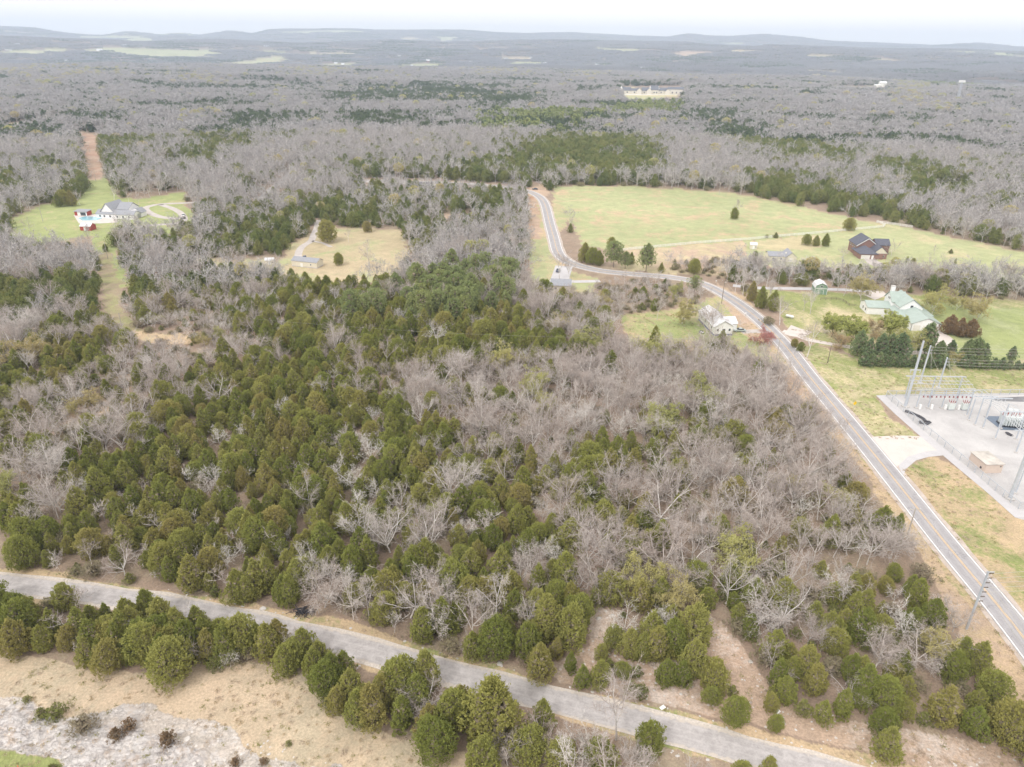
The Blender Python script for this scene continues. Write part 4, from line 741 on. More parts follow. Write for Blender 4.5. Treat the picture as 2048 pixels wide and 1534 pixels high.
# keep the named single trees clear of random neighbours
SINGLE = [  # kind, base pixel, height m, variant, label
 ('cedar', 985, 1478, 13.5, 1, 'tallest broad cedar on the south edge of the narrow road'), ('cedar', 870, 1512, 8.2, 3, 'bright round cedar standing alone at the edge of the tan slope'), ('cedar', 967, 1550, 9, 0, 'cedar at the bottom edge right of the round bright cedar'),
 ('cedar', 905, 1455, 9, 4, None), ('cedar', 835, 1412, 7.5, 0, None), ('cedar', 800, 1392, 8.5, 3, None), ('cedar', 745, 1445, 8.5, 1, None), ('cedar', 805, 1458, 7.5, 5, None), ('cedar', 705, 1405, 8, 0, None), ('cedar', 668, 1368, 7.5, 6, None), ('cedar', 1003, 1445, 6.5, 4, None), ('cedar', 690, 1352, 6, 2, None), ('cedar', 768, 1412, 7.5, 6, None), ('cedar', 860, 1470, 7, 2, None), ('cedar', 640, 1330, 6, 0, None), ('cedar', 560, 1300, 7.5, 5, None), ('cedar', 610, 1316, 7, 1, None), ('cedar', 590, 1330, 6, 3, None), ('cedar', 520, 1300, 6.5, 0, None), ('cedar', 455, 1318, 8, 1, None), ('cedar', 485, 1303, 8.5, 3, None), ('cedar', 540, 1312, 8, 6, None), ('cedar', 575, 1345, 7, 4, None), ('cedar', 630, 1354, 7, 0, None), ('cedar', 655, 1388, 7.5, 3, None), ('cedar', 720, 1440, 7, 1, None), ('cedar', 678, 1422, 6, 4, None), ('oak', 600, 1300, 6, 1, None),
 ('cedar', 348, 1360, 9.5, 3, 'broad cedar sticking out onto the tan slope from the strip'), ('cedar', 432, 1336, 3, 1, 'small cedar beside the pale dead tree on the tan slope'), ('white_tree', 462, 1335, 5, 1, 'small pale dead tree on the edge of the tan slope'),
 ('cedar', 1079, 1352, 8, 6, 'rusty green cedar on the north verge of the narrow road'), ('cedar', 1141, 1343, 4.6, 5, None), ('cedar', 1164, 1372, 5, 2, None), ('cedar', 1199, 1372, 6, 1, None), ('cedar', 1203, 1320, 4.2, 4, 'small cedar standing alone in the stony clearing'), ('cedar', 1218, 1338, 2.4, 4, None), ('cedar', 1244, 1355, 3.8, 3, None), ('cedar', 1272, 1352, 2.4, 2, None),
 ('cedar', 1331, 1368, 6, 0, None), ('cedar', 1362, 1368, 5.5, 2, None), ('cedar', 1383, 1352, 9, 0, 'tallest cedar of the clump in the middle of the stony clearing'), ('cedar', 1426, 1378, 7, 4, None), ('cedar', 1421, 1404, 3.6, 3, None), ('cedar', 1463, 1389, 2, 2, None), ('cedar', 1468, 1447, 6, 3, 'dark round cedar standing alone beside the narrow road'),
 ('cedar', 1540, 1419, 4, 4, None), ('cedar', 1566, 1402, 6, 0, None), ('cedar', 1550, 1460, 3.4, 3, None), ('cedar', 1642, 1444, 5, 2, None), ('cedar', 1604, 1427, 3, 4, None), ('cedar', 1265, 1388, 2.4, 3, None), ('cedar', 1282, 1391, 2.4, 3, None), ('cedar', 1259, 1313, 7, 0, None), ('cedar', 1283, 1318, 6.5, 5, None), ('cedar', 1341, 1308, 9, 0, None), ('cedar', 1352, 1306, 5.5, 4, None),
 ('cedar', 1301, 1290, 8, 2, None), ('cedar', 1385, 1290, 10.5, 0, None), ('cedar', 1226, 1292, 5, 3, None), ('cedar', 1142, 1290, 10.5, 0, 'tall smooth cedar, right one of the pair left of the clearing'), ('cedar', 1092, 1278, 11, 5, 'tall smooth cedar, left one of the pair left of the clearing'), ('cedar', 1762, 1462, 5, 3, 'round cedar bush alone on the pale ground near the lower right'),
 ('white_tree', 1249, 1276, 8, 0, 'slender white tree rising from the stony clearing'), ('bare', 1232, 1480, 14, 1, 'tall bare tree with dark trunk leaning over the narrow road'), ('oak', 1085, 1502, 7.5, 1, 'sprawling pale tree below the narrow road, bottom centre'), ('oak', 1165, 1530, 7, 0, None), ('oak', 1015, 1530, 7, 1, None), ('oak', 860, 1420, 8, 0, 'pinkish bare tree among the cedars south of the narrow road'),
 ('oak', 1260, 1540, 6.5, 1, None), ('cedar', 1295, 1510, 7.5, 4, None), ('cedar', 1120, 1545, 7, 3, None), ('cedar', 1200, 1540, 7, 1, None), ('cedar', 1085, 1450, 6, 2, 'cedar tip standing above the brush beside the narrow road'), ('cedar', 1060, 1520, 7, 3, None), ('white_tree', 1180, 1505, 7, 0, None), ('cedar', 1535, 1548, 4, 1, None), ('cedar', 1480, 1560, 4, 3, None), ('oak', 1390, 1575, 6, 0, None),
 ('oak', 650, 1215, 10, 1, 'spreading pale bare tree at the wood edge beside the narrow road'), ('oak', 250, 1150, 8, 0, 'spreading white bare tree at the gap in the wood edge'), ('oak', 245, 905, 12.5, 0, 'large round pale bare tree in the cedars, left'), ('oak', 105, 960, 12, 1, 'large spreading bare tree near the left edge'), ('oak', 60, 880, 11, 0, None), ('white_tree', 745, 930, 10, 1, 'white fan-shaped bare tree among dark cedars'), ('oak', 780, 1105, 12, 1, 'tall pale bare tree in the middle of the cedar wood'),
 ('oak', 1320, 1050, 14, 0, 'largest many-branched bare tree in the mixed wood'), ('oak', 1565, 1255, 11, 0, 'white round-crowned bare tree near the lower right of the wood'), ('oak', 1750, 1335, 9, 1, 'pale crooked bare tree among the lower right cedars'), ('oak', 1830, 1330, 9, 0, None), ('oak', 1400, 985, 11, 1, None), ('oak', 880, 800, 14, 0, 'large pale bare tree at the far end of the cedar wood'), ('oak', 1420, 660, 14, 1, None),
 ('sapling', 372, 1062, 6, 0, 'yellow-green young tree glowing among the dark cedars'),
 ('cedar', 1468, 438, 8, 4, 'single dark cedar in the open field'), ('bare', 1474, 436, 13, 4, 'thin bare tree behind the single cedar in the field'), ('cedar', 1697, 461, 8, 3, 'dark cedar on the white fence line'), ('cedar', 1551, 476, 3.2, 2, None), ('cedar', 1533, 476, 2.2, 3, None), ('cedar', 1612, 490, 6.4, 3, None), ('cedar', 1631, 492, 6, 1, None), ('cedar', 1650, 492, 7, 1, None),
 ('cedar', 1711, 502, 8, 0, 'cone-shaped cedar left of the brick house'), ('bare', 1685, 514, 7, 2, None), ('bare', 1782, 512, 9, 3, 'budding bare tree at the right end of the brick house'), ('cedar', 1877, 576, 9.5, 3, 'dark tree standing above the hedgerow right of the farmhouse'), ('cedar', 1901, 507, 2.4, 2, None), ('cedar', 1825, 529, 3.6, 3, None), ('sapling', 1813, 525, 3.6, 0, None), ('sapling', 1909, 529, 3.6, 0, None), ('bare', 1868, 510, 6, 4, None),
 ('pine', 1227, 535, 14, 0, 'large yellow-green pine by the road bend, left of two'), ('pine', 1292, 543, 14, 1, 'large round pine by the road bend, right of two'), ('pine', 1250, 538, 9, 1, None), ('cedar', 1223, 497, 7, 4, 'dark cedar against the field above the pines'), ('cedar', 1169, 524, 10, 1, None), ('cedar', 1185, 529, 9, 3, None), ('cedar', 1198, 531, 8, 0, None), ('cedar', 1262, 529, 6.5, 5, None), ('cedar', 1322, 545, 5, 2, None), ('cedar', 1388, 548, 8, 3, None),
 ('bare', 1160, 520, 7, 0, None), ('pine', 1388, 588, 9, 0, 'green pine on the inside of the road bend'), ('budding', 1364, 648, 9.5, 1, 'tan budding tree left of the white metal-roofed house'), ('bare', 1314, 640, 11, 4, None), ('cedar', 1310, 674, 5, 0, 'small lone cedar on the lawn of the white house'), ('bare', 1422, 690, 14, 3, 'bare tree in front of the white metal-roofed house'), ('white_tree', 1481, 654, 3.6, 0, 'small pruned tree beside the parked car'),
 ('bare', 1119, 560, 14, 1, None), ('bare', 1140, 560, 12, 0, None), ('redbud', 1527, 690, 6.5, 0, 'red budding tree on the verge beside the road'), ('bare', 1559, 650, 13, 0, 'tall bare tree right of the road'), ('bare', 1614, 714, 14, 1, 'tall pale bare tree beside the farmhouse drive'), ('bare', 1607, 622, 9, 4, None), ('bare', 1620, 628, 11, 1, None), ('bare', 1687, 592, 9, 0, 'small bare tree on the lawn left of the farmhouse'),
 ('cedar', 1520, 617, 10, 5, None), ('cedar', 1545, 622, 9.5, 0, None), ('cedar', 1502, 602, 9, 2, None), ('bare', 1485, 590, 12, 1, None), ('bare', 1470, 585, 12, 4, None), ('bare', 1508, 592, 12, 0, None), ('shrub', 1535, 648, 3, 0, None), ('cedar', 1588, 694, 3.5, 3, None), ('cedar', 1600, 702, 4, 4, None), ('bare', 1536, 610, 12, 1, None),
 ('lime', 1663, 674, 9, 0, 'round yellow-green tree, left one beside the farmhouse lawn'), ('lime', 1703, 682, 9.5, 0, 'round yellow-green tree, second from the left beside the lawn'), ('lime', 1778, 672, 9.5, 0, 'round yellow-green tree in front of the farmhouse'), ('budding', 1812, 706, 10, 0, 'broad yellow budding tree in front of the garage wing'), ('tanbud', 1746, 672, 7.5, 0, 'tan budding tree between the yellow-green ones'), ('tanbud', 1679, 696, 6, 0, 'pale pink blossoming tree beside the drive'),
 ('budding', 1721, 600, 10.5, 1, 'yellow budding tree behind the farmhouse'), ('budding', 1864, 627, 11.5, 0, 'large round yellow tree right of the farmhouse'), ('budding', 1952, 643, 10.5, 1, 'round yellow tree, farthest right on the lawn'), ('budding', 1913, 620, 8, 0, 'pale small tree between the two round yellow trees'),
 ('bronze', 1896, 667, 8, 0, 'rust-tinted cedar, left one of the three on the lawn'), ('bronze', 1917, 672, 7.6, 1, 'rust-tinted cedar, middle one of the three on the lawn'), ('bronze', 1939, 673, 7.4, 0, 'rust-tinted cedar, right one of the three on the lawn'),
 ('bluepine', 1714, 712, 10.5, 1, None), ('bluepine', 1733, 722, 9, 0, None), ('bluepine', 1758, 715, 9.5, 1, None), ('bluepine', 1776, 712, 9, 0, None), ('bluepine', 1796, 718, 10.5, 1, None), ('bluepine', 1848, 710, 13, 0, 'tall open blue-green pine beside the steel poles'), ('bluepine', 1875, 718, 7.5, 1, None), ('bluepine', 1899, 712, 6.5, 0, None), ('bluepine', 1928, 726, 9.5, 1, None), ('bluepine', 1945, 726, 10, 1, None), ('bluepine', 1962, 727, 8, 0, None), ('bluepine', 2020, 722, 6, 0, 'small lone pine on the lawn behind the hedge'),
 ('budding', 1908, 728, 5, 0, None), ('cedar', 655, 484, 12.5, 3, 'large round dark cedar beside the dirt track clearing'), ('cedar', 678, 530, 6.5, 3, 'small dark cedar right of the white mobile home'), ('cedar', 212, 503, 4.4, 4, 'small round cedar on the grass strip below the red shed'), ('bare', 660, 462, 6, 0, None), ('bare', 697, 484, 8, 4, 'bare tree on the grass right of the large dark cedar'), ('bare', 740, 530, 13, 3, None), ('bare', 735, 462, 8, 0, None), ('cedar', 735, 464, 7, 4, None),
 ('cedar', 130, 412, 11, 3, None), ('cedar', 145, 412, 10, 1, None), ('cedar', 118, 414, 9, 0, None), ('bare', 160, 410, 11, 0, None), ('bare', 228, 400, 11, 3, None), ('bare', 258, 405, 11, 4, 'bare tree on the lawn behind the gabled house'), ('bare', 278, 411, 9, 4, None), ('bare', 300, 395, 11, 1, None), ('bare', 320, 390, 11, 1, None), ('bare', 240, 500, 12, 1, None), ('bare', 250, 498, 10, 1, None), ('bare', 280, 460, 9, 4, None), ('bare', 60, 462, 8, 3, None), ('oak', 465, 540, 13, 0, 'big pale bare tree left of the small white shed'), ('bare', 555, 535, 9, 2, None),
 ('shrub', 168, 1460, 2.6, 0, 'brown bush on the pale rock of the cut'), ('cedar', 114, 1434, 2.6, 3, 'small green cedar bush on the pale rock'), ('cedar', 85, 1434, 2, 2, None), ('cedar', 55, 1403, 1.2, 3, None), ('bronze', 233, 1475, 2.2, 0, None), ('bronze', 259, 1458, 2.2, 1, None), ('bronze', 337, 1488, 2.6, 0, 'rusty bush on the pale rock, right of the others'), ('bronze', 528, 1527, 1.3, 1, None), ('bronze', 472, 1531, 1.6, 0, None), ('cedar', 658, 1410, 3, 4, 'small grey-topped cedar alone on the tan slope'), ('cedar', 97, 1522, 1.8, 2, None), ('cedar', 578, 1490, .9, 3, None),
]
for i in range(21): SINGLE.append(('hedge', [1727, 1741, 1757, 1768, 1781, 1795, 1808, 1824, 1840, 1856, 1872, 1888, 1925, 1939, 1955, 1968, 1986, 2001, 2017, 2033, 2050][i], 731+i*.35, [5, 5.2, 5.4, 5, 5, 5, 5, 5, 5, 5, 4.8, 5, 4.6, 4.6, 5, 5, 4.2, 4.6, 4.2, 3.6, 4][i], i % 2, None))
SP = np.array([G(s[1], s[2]) for s in SINGLE]); SH = np.array([s[3] for s in SINGLE])
kill = np.zeros(len(x), bool)
for (sx, sy), sh in zip(SP, SH):
    kill |= np.hypot(x-sx, y-sy) < (1.0+sh*.22)
x, y, z, pu, pv, kind, kn, code, hs, r = (a[~kill] for a in (x, y, z, pu, pv, kind, kn, code, hs, r))
def inst(key, v, loc, h, label, cat, group, rz=None):
    label_key = key
    if h < 3.3 and key in ('bronze', 'cedar'): key = {'bronze': 'rustbush', 'cedar': 'cedarbush'}[key]
    tm, cm = PROTO[key][v % len(PROTO[key])]
    h0 = {'cedar': 10., 'bare': 12., 'oak': 12.5, 'pine': 12., 'budding': 10.5, 'lime': 10., 'redbud': 6., 'tanbud': 7., 'bronze': 8., 'bluepine': 12., 'hedge': 5., 'sapling': 6., 'shrub': 2.6, 'white_tree': 10., 'rustbush': 2.3, 'cedarbush': 2.3}[key]
    s = h/h0; nm = {'cedar': 'cedar_tree', 'bare': 'bare_tree', 'oak': 'spreading_bare_tree', 'white_tree': 'pale_dead_tree', 'pine': 'pine_tree', 'budding': 'budding_tree', 'lime': 'leafing_tree', 'redbud': 'red_budding_tree', 'tanbud': 'blossom_tree', 'bronze': 'bronze_cedar', 'bluepine': 'blue_pine', 'hedge': 'hedge_shrub', 'sapling': 'young_tree', 'shrub': 'bush', 'rustbush': 'rusty_bush', 'cedarbush': 'small_cedar'}[key]
    rz = RG.uniform(0, 6.28) if rz is None else rz
    o = empty(nm, loc, rz); w_ = s*RG.uniform(.92, 1.1); o.scale = (w_, w_*RG.uniform(.92, 1.08), s); tag(o, label, cat, group)
    link('trunk', tm, o); link('crown', cm, o); return o
CATS = {'cedar': 'cedar tree', 'bare': 'bare tree', 'oak': 'spreading tree', 'white_tree': 'dead tree', 'pine': 'pine tree', 'budding': 'budding tree', 'lime': 'leafing tree', 'redbud': 'budding tree', 'tanbud': 'blossom tree', 'bronze': 'bronze cedar', 'bluepine': 'blue pine', 'hedge': 'hedge shrub', 'sapling': 'young tree', 'shrub': 'bush'}
SHAPES = {'cedar': ['egg-shaped', 'full', 'cone-shaped', 'round-topped', 'low round', 'slim', 'broad cone'], 'bare': ['open', 'upright', 'crooked', 'wide', 'slender', 'low spreading', 'narrow', 'rounded', 'bushy']}
def zone(u, v):
    c = G(u, v); 
    rd = np.interp(c[0], NARROW[::-1, 0] if NARROW[0, 0] > NARROW[-1, 0] else NARROW[:, 0], NARROW[::-1, 1] if NARROW[0, 0] > NARROW[-1, 0] else NARROW[:, 1])
    d = c[1]-rd
    if v > 1150 and d < 0: return 'south of the narrow road' if u < 1050 else 'in the brush south of the narrow road'
    if u > 1050 and v > 1200 and d < 24: return 'on the stony clearing north of the narrow road'
    if d < 16: return 'at the wood edge north of the narrow road'
    if u > 1600 and v > 1150: return 'in the wood corner between the two roads'
    if u > 1450 and v > 560: return 'in the wood beside the highway'
    if v < 560: return 'beyond the cedar wood, among the far clearings'
    if u < 330: return 'on the left side of the cedar wood'
    if v > 1000: return 'in the front of the wood north of the narrow road' if u < 1000 else 'in the front of the mixed wood'
    if u < 900: return 'in the middle of the dense cedar wood'
    return 'in the pale bare wood left of the highway'
def lab(key, v, h, u, vv):
    size = 'tall' if h > 10.2 else ('small' if h < 6 else 'medium')
    if key in SHAPES: return '%s %s %s %s' % (size, SHAPES[key][v % len(SHAPES[key])], 'cedar' if key == 'cedar' else 'bare tree', zone(u, vv))
    d = {'oak': 'spreading many-branched bare tree', 'white_tree': 'pale dead tree', 'pine': 'light green pine', 'budding': 'budding yellow-green tree', 'shrub': 'brown twiggy bush', 'bluepine': 'blue-green pine in the screen behind the hedge', 'hedge': 'clipped dark shrub in the hedge row north of the gravel yard', 'bronze': 'rusty bush', 'sapling': 'young yellow-green tree on the lawn beyond the farmhouse', 'tanbud': 'tan budding tree', 'lime': 'yellow-green tree', 'redbud': 'red budding tree'}[key]
    if key in ('bluepine', 'hedge', 'sapling'): return d
    return '%s %s %s' % (size, d, zone(u, vv))
def grp(key, u, v): return {'cedar': 'cedars', 'bare': 'bare trees', 'oak': 'spreading bare trees', 'white_tree': 'pale dead trees', 'pine': 'pines', 'shrub': 'bushes', 'bluepine': 'blue-green pines', 'hedge': 'hedge row shrubs', 'budding': 'budding trees'}.get(key, key+' trees')+' '+zone(u, v)
used = []
for (k, u, v, h, var, lb), (sx, sy) in zip(SINGLE, SP):
    cat = CATS[k]; L = lb or lab(k, var, h, u, v); inst(k, var, (sx, sy, float(terr(sx, sy))-.05), h, L, cat, None if lb else grp(k, u, v))
    used.append(k)
# the largest in the picture as individuals, the rest as massed wood
dep = (x*_f[0]+y*_f[1]+(z-H)*_f[2]); app = hs/dep; inframe = (pu > -30) & (pu < 2080) & (pv < 1570)
LIM = {'cedar': 295-used.count('cedar'), 'bare': 280-used.count('bare'), 'oak': 60, 'white_tree': 50, 'pine': 60, 'budding': 14, 'shrub': 60}
indiv = np.zeros(len(x), bool)
for k in KINDS[:-1]:
    c = np.nonzero((kn == k) & inframe)[0]; c = c[np.argsort(-app[c])][:LIM[k]]; indiv[c] = True
HB = {'cedar': 10.5, 'bare': 12.2, 'oak': 11.5, 'white_tree': 9., 'pine': 12.5, 'budding': 10., 'shrub': 2.7}
for i in np.nonzero(indiv)[0]:
    k = kn[i]; v = int(RG.integers(0, 72)); h = HB[k]*hs[i]*(.93 if k == 'cedar' else 1); bu, bv = project(x[i], y[i], 0)
    v = v % len(PROTO[k]); inst(k, v, (x[i], y[i], z[i]-.05), h, lab(k, v, h, float(bu), float(bv)), CATS[k], grp(k, float(bu), float(bv)))
# massed wood
m = ~indiv; x, y, z, kn, hs, r, pu = (a[m] for a in (x, y, z, kn, hs, r, pu))
def mass(name, key, near, mid, far, label, cat, lim=(330, 900), hb=1.0):
    coll = proto_coll(name+'_kinds', near+mid+far); k = np.nonzero(kn == key)[0] if isinstance(key, str) else np.nonzero(np.isin(kn, key))[0]
    n = len(k); rr = r[k]; pick = np.where(rr < lim[0], RG.integers(0, len(near), n), np.where(rr < lim[1], len(near)+RG.integers(0, len(mid), n), len(near)+len(mid)+RG.integers(0, len(far), n)))
    s = hs[k]*hb; wd = s*RG.uniform(.9, 1.15, n)*np.where(rr > 1700, 1.45, np.where(rr > 900, 1.15, 1.)); scl = np.stack([wd, wd*RG.uniform(.9, 1.1, n), s], 1)
    rot = np.stack([RG.normal(0, .03, n), RG.normal(0, .03, n), RG.uniform(0, 6.28, n)], 1)
    print(name, n); return scatter(name, coll, np.stack([x[k], y[k], z[k]-.1], 1), scl, rot, pick, label=label, cat=cat)
J = JOINED
fc = lambda i, n, mat, **kw: join_mesh('cedar_far', *far_cedar(i, n, mat, **kw))
fb = lambda i, kw, w, mm=None: join_mesh('bare_far', *far_bare(i, kw, w, mm))
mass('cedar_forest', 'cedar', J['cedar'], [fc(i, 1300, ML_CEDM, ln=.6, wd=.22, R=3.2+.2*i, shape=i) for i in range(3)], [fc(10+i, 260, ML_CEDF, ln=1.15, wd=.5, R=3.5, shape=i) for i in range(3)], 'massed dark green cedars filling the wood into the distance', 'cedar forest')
LOWK = [dict(h=12., spread=.8, nmain=5, lv=(5, 4), tw=4, twl=1.5), dict(h=12.5, spread=.6, nmain=5, lv=(5, 4), tw=4, twl=1.5, trunk=.45), dict(h=11.5, spread=1.1, nmain=6, lv=(5, 3), tw=5, twl=1.5, trunk=.3)]
FARK = [dict(h=12., spread=.9, nmain=5, lv=(4, 3), tw=2, twl=2.2), dict(h=12.5, spread=.7, nmain=5, lv=(4, 3), tw=2, twl=2.2), dict(h=12., spread=1.1, nmain=5, lv=(4, 3), tw=2, twl=2.2)]
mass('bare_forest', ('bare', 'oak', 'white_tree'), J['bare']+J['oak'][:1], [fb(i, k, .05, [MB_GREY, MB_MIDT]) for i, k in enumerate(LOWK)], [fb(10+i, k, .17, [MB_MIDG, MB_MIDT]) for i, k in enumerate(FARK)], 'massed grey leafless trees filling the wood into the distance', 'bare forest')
mass('pine_forest', 'pine', J['pine'], [fc(20+i, 900, ML_PINE, ln=.8, wd=.3, R=3.8, h=12., base=.25) for i in range(2)], [fc(30+i, 260, ML_PINE, ln=1.4, wd=.6, R=4., h=12., base=.2) for i in range(2)], 'massed light green pines in groups in the wood', 'pine forest')
def far_bud(i):
    p, mm = far_bare(40+i, LOWK[i], .06); rng = np.random.default_rng(i); A = rng.normal(0, 1, (500, 3)); A = unit(A)*[3.6, 3.6, 3.4]*rng.uniform(.7, 1, (500, 1))+[0, 0, 8]
    v, f = sprays(rng, A, rng.normal(0, 1, (500, 3)), .8, .28, .3); return join_mesh('bud_far', p+[(v, f, 2)], mm+[ML_BUD])
mass('budding_forest', 'budding', J['budding'], [far_bud(0), far_bud(1)], [far_bud(2)], 'scattered tan and yellow budding crowns in the far wood', 'budding forest')
mass('thicket', 'shrub', J['shrub'], J['shrub'], [fc(50, 120, ML_SHRUB, h=3., R=2.2, ln=.9, wd=.25)], 'low brown and olive brush between the trees', 'brush', hb=1.1)
# low brush and saplings under the bare wood
gx, gy = grid(62, 520, 3.6, .5); gz = terr(gx, gy); qu, qv = project(gx, gy, gz+2)
k = (qu > -100) & (qu < 2150) & (qv < 1650); gx, gy, gz, qu, qv = (a[k] for a in (gx, gy, gz, qu, qv))
cd = RC[np.abs(RV[None, :]-qv[:, None]).argmin(1), np.clip((qu/64).astype(int), 0, 31)]
pr = np.select([cd == 'B', cd == 'b', cd == 's', cd == 'm', cd == 'c', cd == 'C'], [.3, .34, .75, .4, np.where(np.hypot(gx, gy) < 190, .5, .22), np.where(np.hypot(gx, gy) < 190, .36, .12)], 0.); k = (RG.uniform(0, 1, len(gx)) < pr) & ~keep_clear(gx, gy); gx, gy, gz = gx[k], gy[k], gz[k]
n = len(gx); uc = proto_coll('underbrush_kinds', J['shrub']+J['cedarbush']+[fb(60, dict(h=5., spread=.7, nmain=5, lv=(4, 3), tw=4, twl=1., trunk=.2, r0=.06), .03), fb(61, dict(h=6., spread=.5, nmain=4, lv=(5, 3), tw=4, twl=1., trunk=.35, r0=.06), .03)])
sc_ = RG.uniform(.5, 1.2, n); scatter('undergrowth', uc, np.stack([gx, gy, gz-.05], 1), np.stack([sc_, sc_, sc_], 1), np.stack([0*gx, 0*gx, RG.uniform(0, 6.28, n)], 1), np.where((gx > 20) & (np.hypot(gx, gy) < 190), RG.choice([0, 1, 2, 3, 2, 3, 4, 5], n), RG.choice([0, 1, 2, 4, 4, 5, 5], n)), label='thin saplings and brush under the bare trees', cat='undergrowth')
# far canopy on the rolling country
gx, gy = [], []
for r0, r1, sp in ((2500, 6000, 62), (6000, 13000, 95)):
    a, b = grid(r0, r1, sp); gx.append(a); gy.append(b)
gx = np.concatenate(gx); gy = np.concatenate(gy); rr = np.hypot(gx, gy); az_ = np.arctan2(gx, gy)
gz = terr(gx, gy); k = rr > 3420; gx, gy, gz, rr = gx[k], gy[k], gz[k], rr[k]
qu, qv = project(gx, gy, gz); bad = np.zeros(len(gx), bool)
for P in OPEN_FAR: bad |= pip(qu, qv, P)
fld = fbm(gx/900, gy/700, 77, 3) > .695
k = ~bad & ~(fld & (rr > 5500)); gx, gy, gz, rr = gx[k], gy[k], gz[k], rr[k]; n = len(gx); ev = fbm(gx/500, gy/500, 41, 3)
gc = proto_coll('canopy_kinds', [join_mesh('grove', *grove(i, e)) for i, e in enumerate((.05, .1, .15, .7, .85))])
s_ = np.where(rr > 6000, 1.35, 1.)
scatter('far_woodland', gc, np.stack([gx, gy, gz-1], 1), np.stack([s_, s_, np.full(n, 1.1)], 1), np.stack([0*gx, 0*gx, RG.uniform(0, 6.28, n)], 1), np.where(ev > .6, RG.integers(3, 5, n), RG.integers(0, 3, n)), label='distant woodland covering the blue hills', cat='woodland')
print('far', n)
# dead grass tufts on the open ground nearby
gx, gy = grid(60, 300, 1.5, .5); qu, qv = project(gx, gy, terr(gx, gy)); k = np.zeros(len(gx), bool)
for a_ in AREAS[:-1]:
    if a_[4] < .5: k |= pip(qu, qv, a_[0])
k &= RG.uniform(0, 1, len(gx)) < np.clip(fbm(gx/7, gy/7, 55, 3)*2.2-.55, .05, .9)*np.clip(170/np.hypot(gx, gy), .2, 1)
for c, wdt in ROADS[:2]: k &= seg_dist(gx, gy, list(map(tuple, c[::2]))) > 3.9
for P in FOOT_PX+[SUBPAD]: k &= ~pip(qu, qv, P)
gx, gy = gx[k], gy[k]; n = len(gx)
def tuft(i):
    rng = np.random.default_rng(800+i); m = 26; P = rng.normal(0, .28, (m, 3)); P[:, 2] = .12; return join_mesh('tuft', [(*sprays(rng, P, np.tile([0, 0, .8], (m, 1)), .42, .05, .5), 0)], [[ML_STRAW, ML_STRAW2, ML_OLIVE][i % 3]])
ML_STRAW = leafmat('straw_grass', [(.50, .40, .26), (.58, .48, .32)], cz=-.6); ML_STRAW2 = leafmat('pinkish_dead_grass', [(.48, .39, .30), (.54, .45, .36)], cz=-.6); ML_OLIVE = leafmat('olive_grass', [(.33, .32, .15), (.39, .36, .18)], cz=-.6)
s_ = RG.uniform(.5, 1.3, n); scatter('dry_grass', proto_coll('tuft_kinds', [tuft(i) for i in range(6)]), np.stack([gx, gy, terr(gx, gy)], 1), np.stack([s_, s_, s_*.8], 1), np.stack([0*gx, 0*gx, RG.uniform(0, 6.28, n)], 1), RG.integers(0, 6, n), label='tufts of dry grass on the slope and verges', cat='grass'); print('tufts', n)
# haze
bx = MB().box(-14600, 14600, -14600, 14600, -90, 380)
mh = bpy.data.materials.new('haze'); mh.use_nodes = True; t_ = mh.node_tree; t_.nodes.clear(); o_ = t_.nodes.new('ShaderNodeOutputMaterial'); pv_ = t_.nodes.new('ShaderNodeVolumePrincipled')
pv_.inputs['Density'].default_value = 1.27e-4; pv_.inputs['Color'].default_value = (.70, .825, 1., 1); pv_.inputs['Anisotropy'].default_value = .2; t_.links.new(pv_.outputs[0], o_.inputs['Volume'])
tag(bx.build('haze', mh), 'pale blue haze over the far hills', 'haze', kind='stuff')
# ---------------------------------------------------------------- buildings
W_WHITE = plain('white_siding', (.80, .80, .80), .6, .04, 1.); W_CREAM = plain('cream_siding', (.66, .62, .52), .7, .06); W_BRICK = plain('red_brick', (.27, .165, .14), .9, .22, 6.); W_BEIGE = plain('beige_block', (.60, .50, .43), .9, .05)
W_RED = plain('barn_red', (.36, .07, .06), .8, .12); W_GREEN = plain('sage_siding', (.20, .29, .22), .8, .08); R_GREEN = plain('green_metal_roof', (.36, .43, .395), .45, .06, .6); R_GREY = plain('grey_shingle', (.30, .31, .34), .9, .14, 2.); R_DARK = plain('dark_shingle', (.115, .12, .15), .9, .2, 2.)
R_METAL = plain('pale_metal_roof', (.68, .69, .71), .4, .08, .8, metal=.0, spec=.5); R_TAN = plain('flat_roof_membrane', (.50, .47, .43), .9, .22, .5); GLASS = plain('window_glass', (.05, .06, .075), .15, .2, 1., spec=.6); TRIM = plain('white_trim', (.78, .78, .77), .6, .03)
WOOD_G = plain('weathered_pole_wood', (.20, .165, .13), .9, .15, 2.); WOOD_P = plain('pale_pole_wood', (.42, .39, .35), .9, .12, 2.); STEEL = plain('galvanised_steel', (.50, .54, .59), .5, .07, 1., metal=.2, spec=.5); STEELW = plain('pale_steel', (.50, .52, .54), .5, .05, 1.); REDP = plain('red_insulator', (.32, .07, .07), .4, .1)
BLACKP = plain('black_plastic', (.045, .045, .055), .4, .3, 3., spec=.5); CONC2 = plain('footing_concrete', (.52, .50, .48), .9, .08); DOORG = plain('garage_door', (.70, .68, .64), .6, .05, 3.); BLUEP = plain('blue_skirting', (.14, .18, .30), .8, .2, 2.); CHROME = plain('wire_metal', (.55, .53, .48), .4, .1, 1., metal=.5)
TYRE = plain('tyre_rubber', (.03, .03, .03), .8, .1)
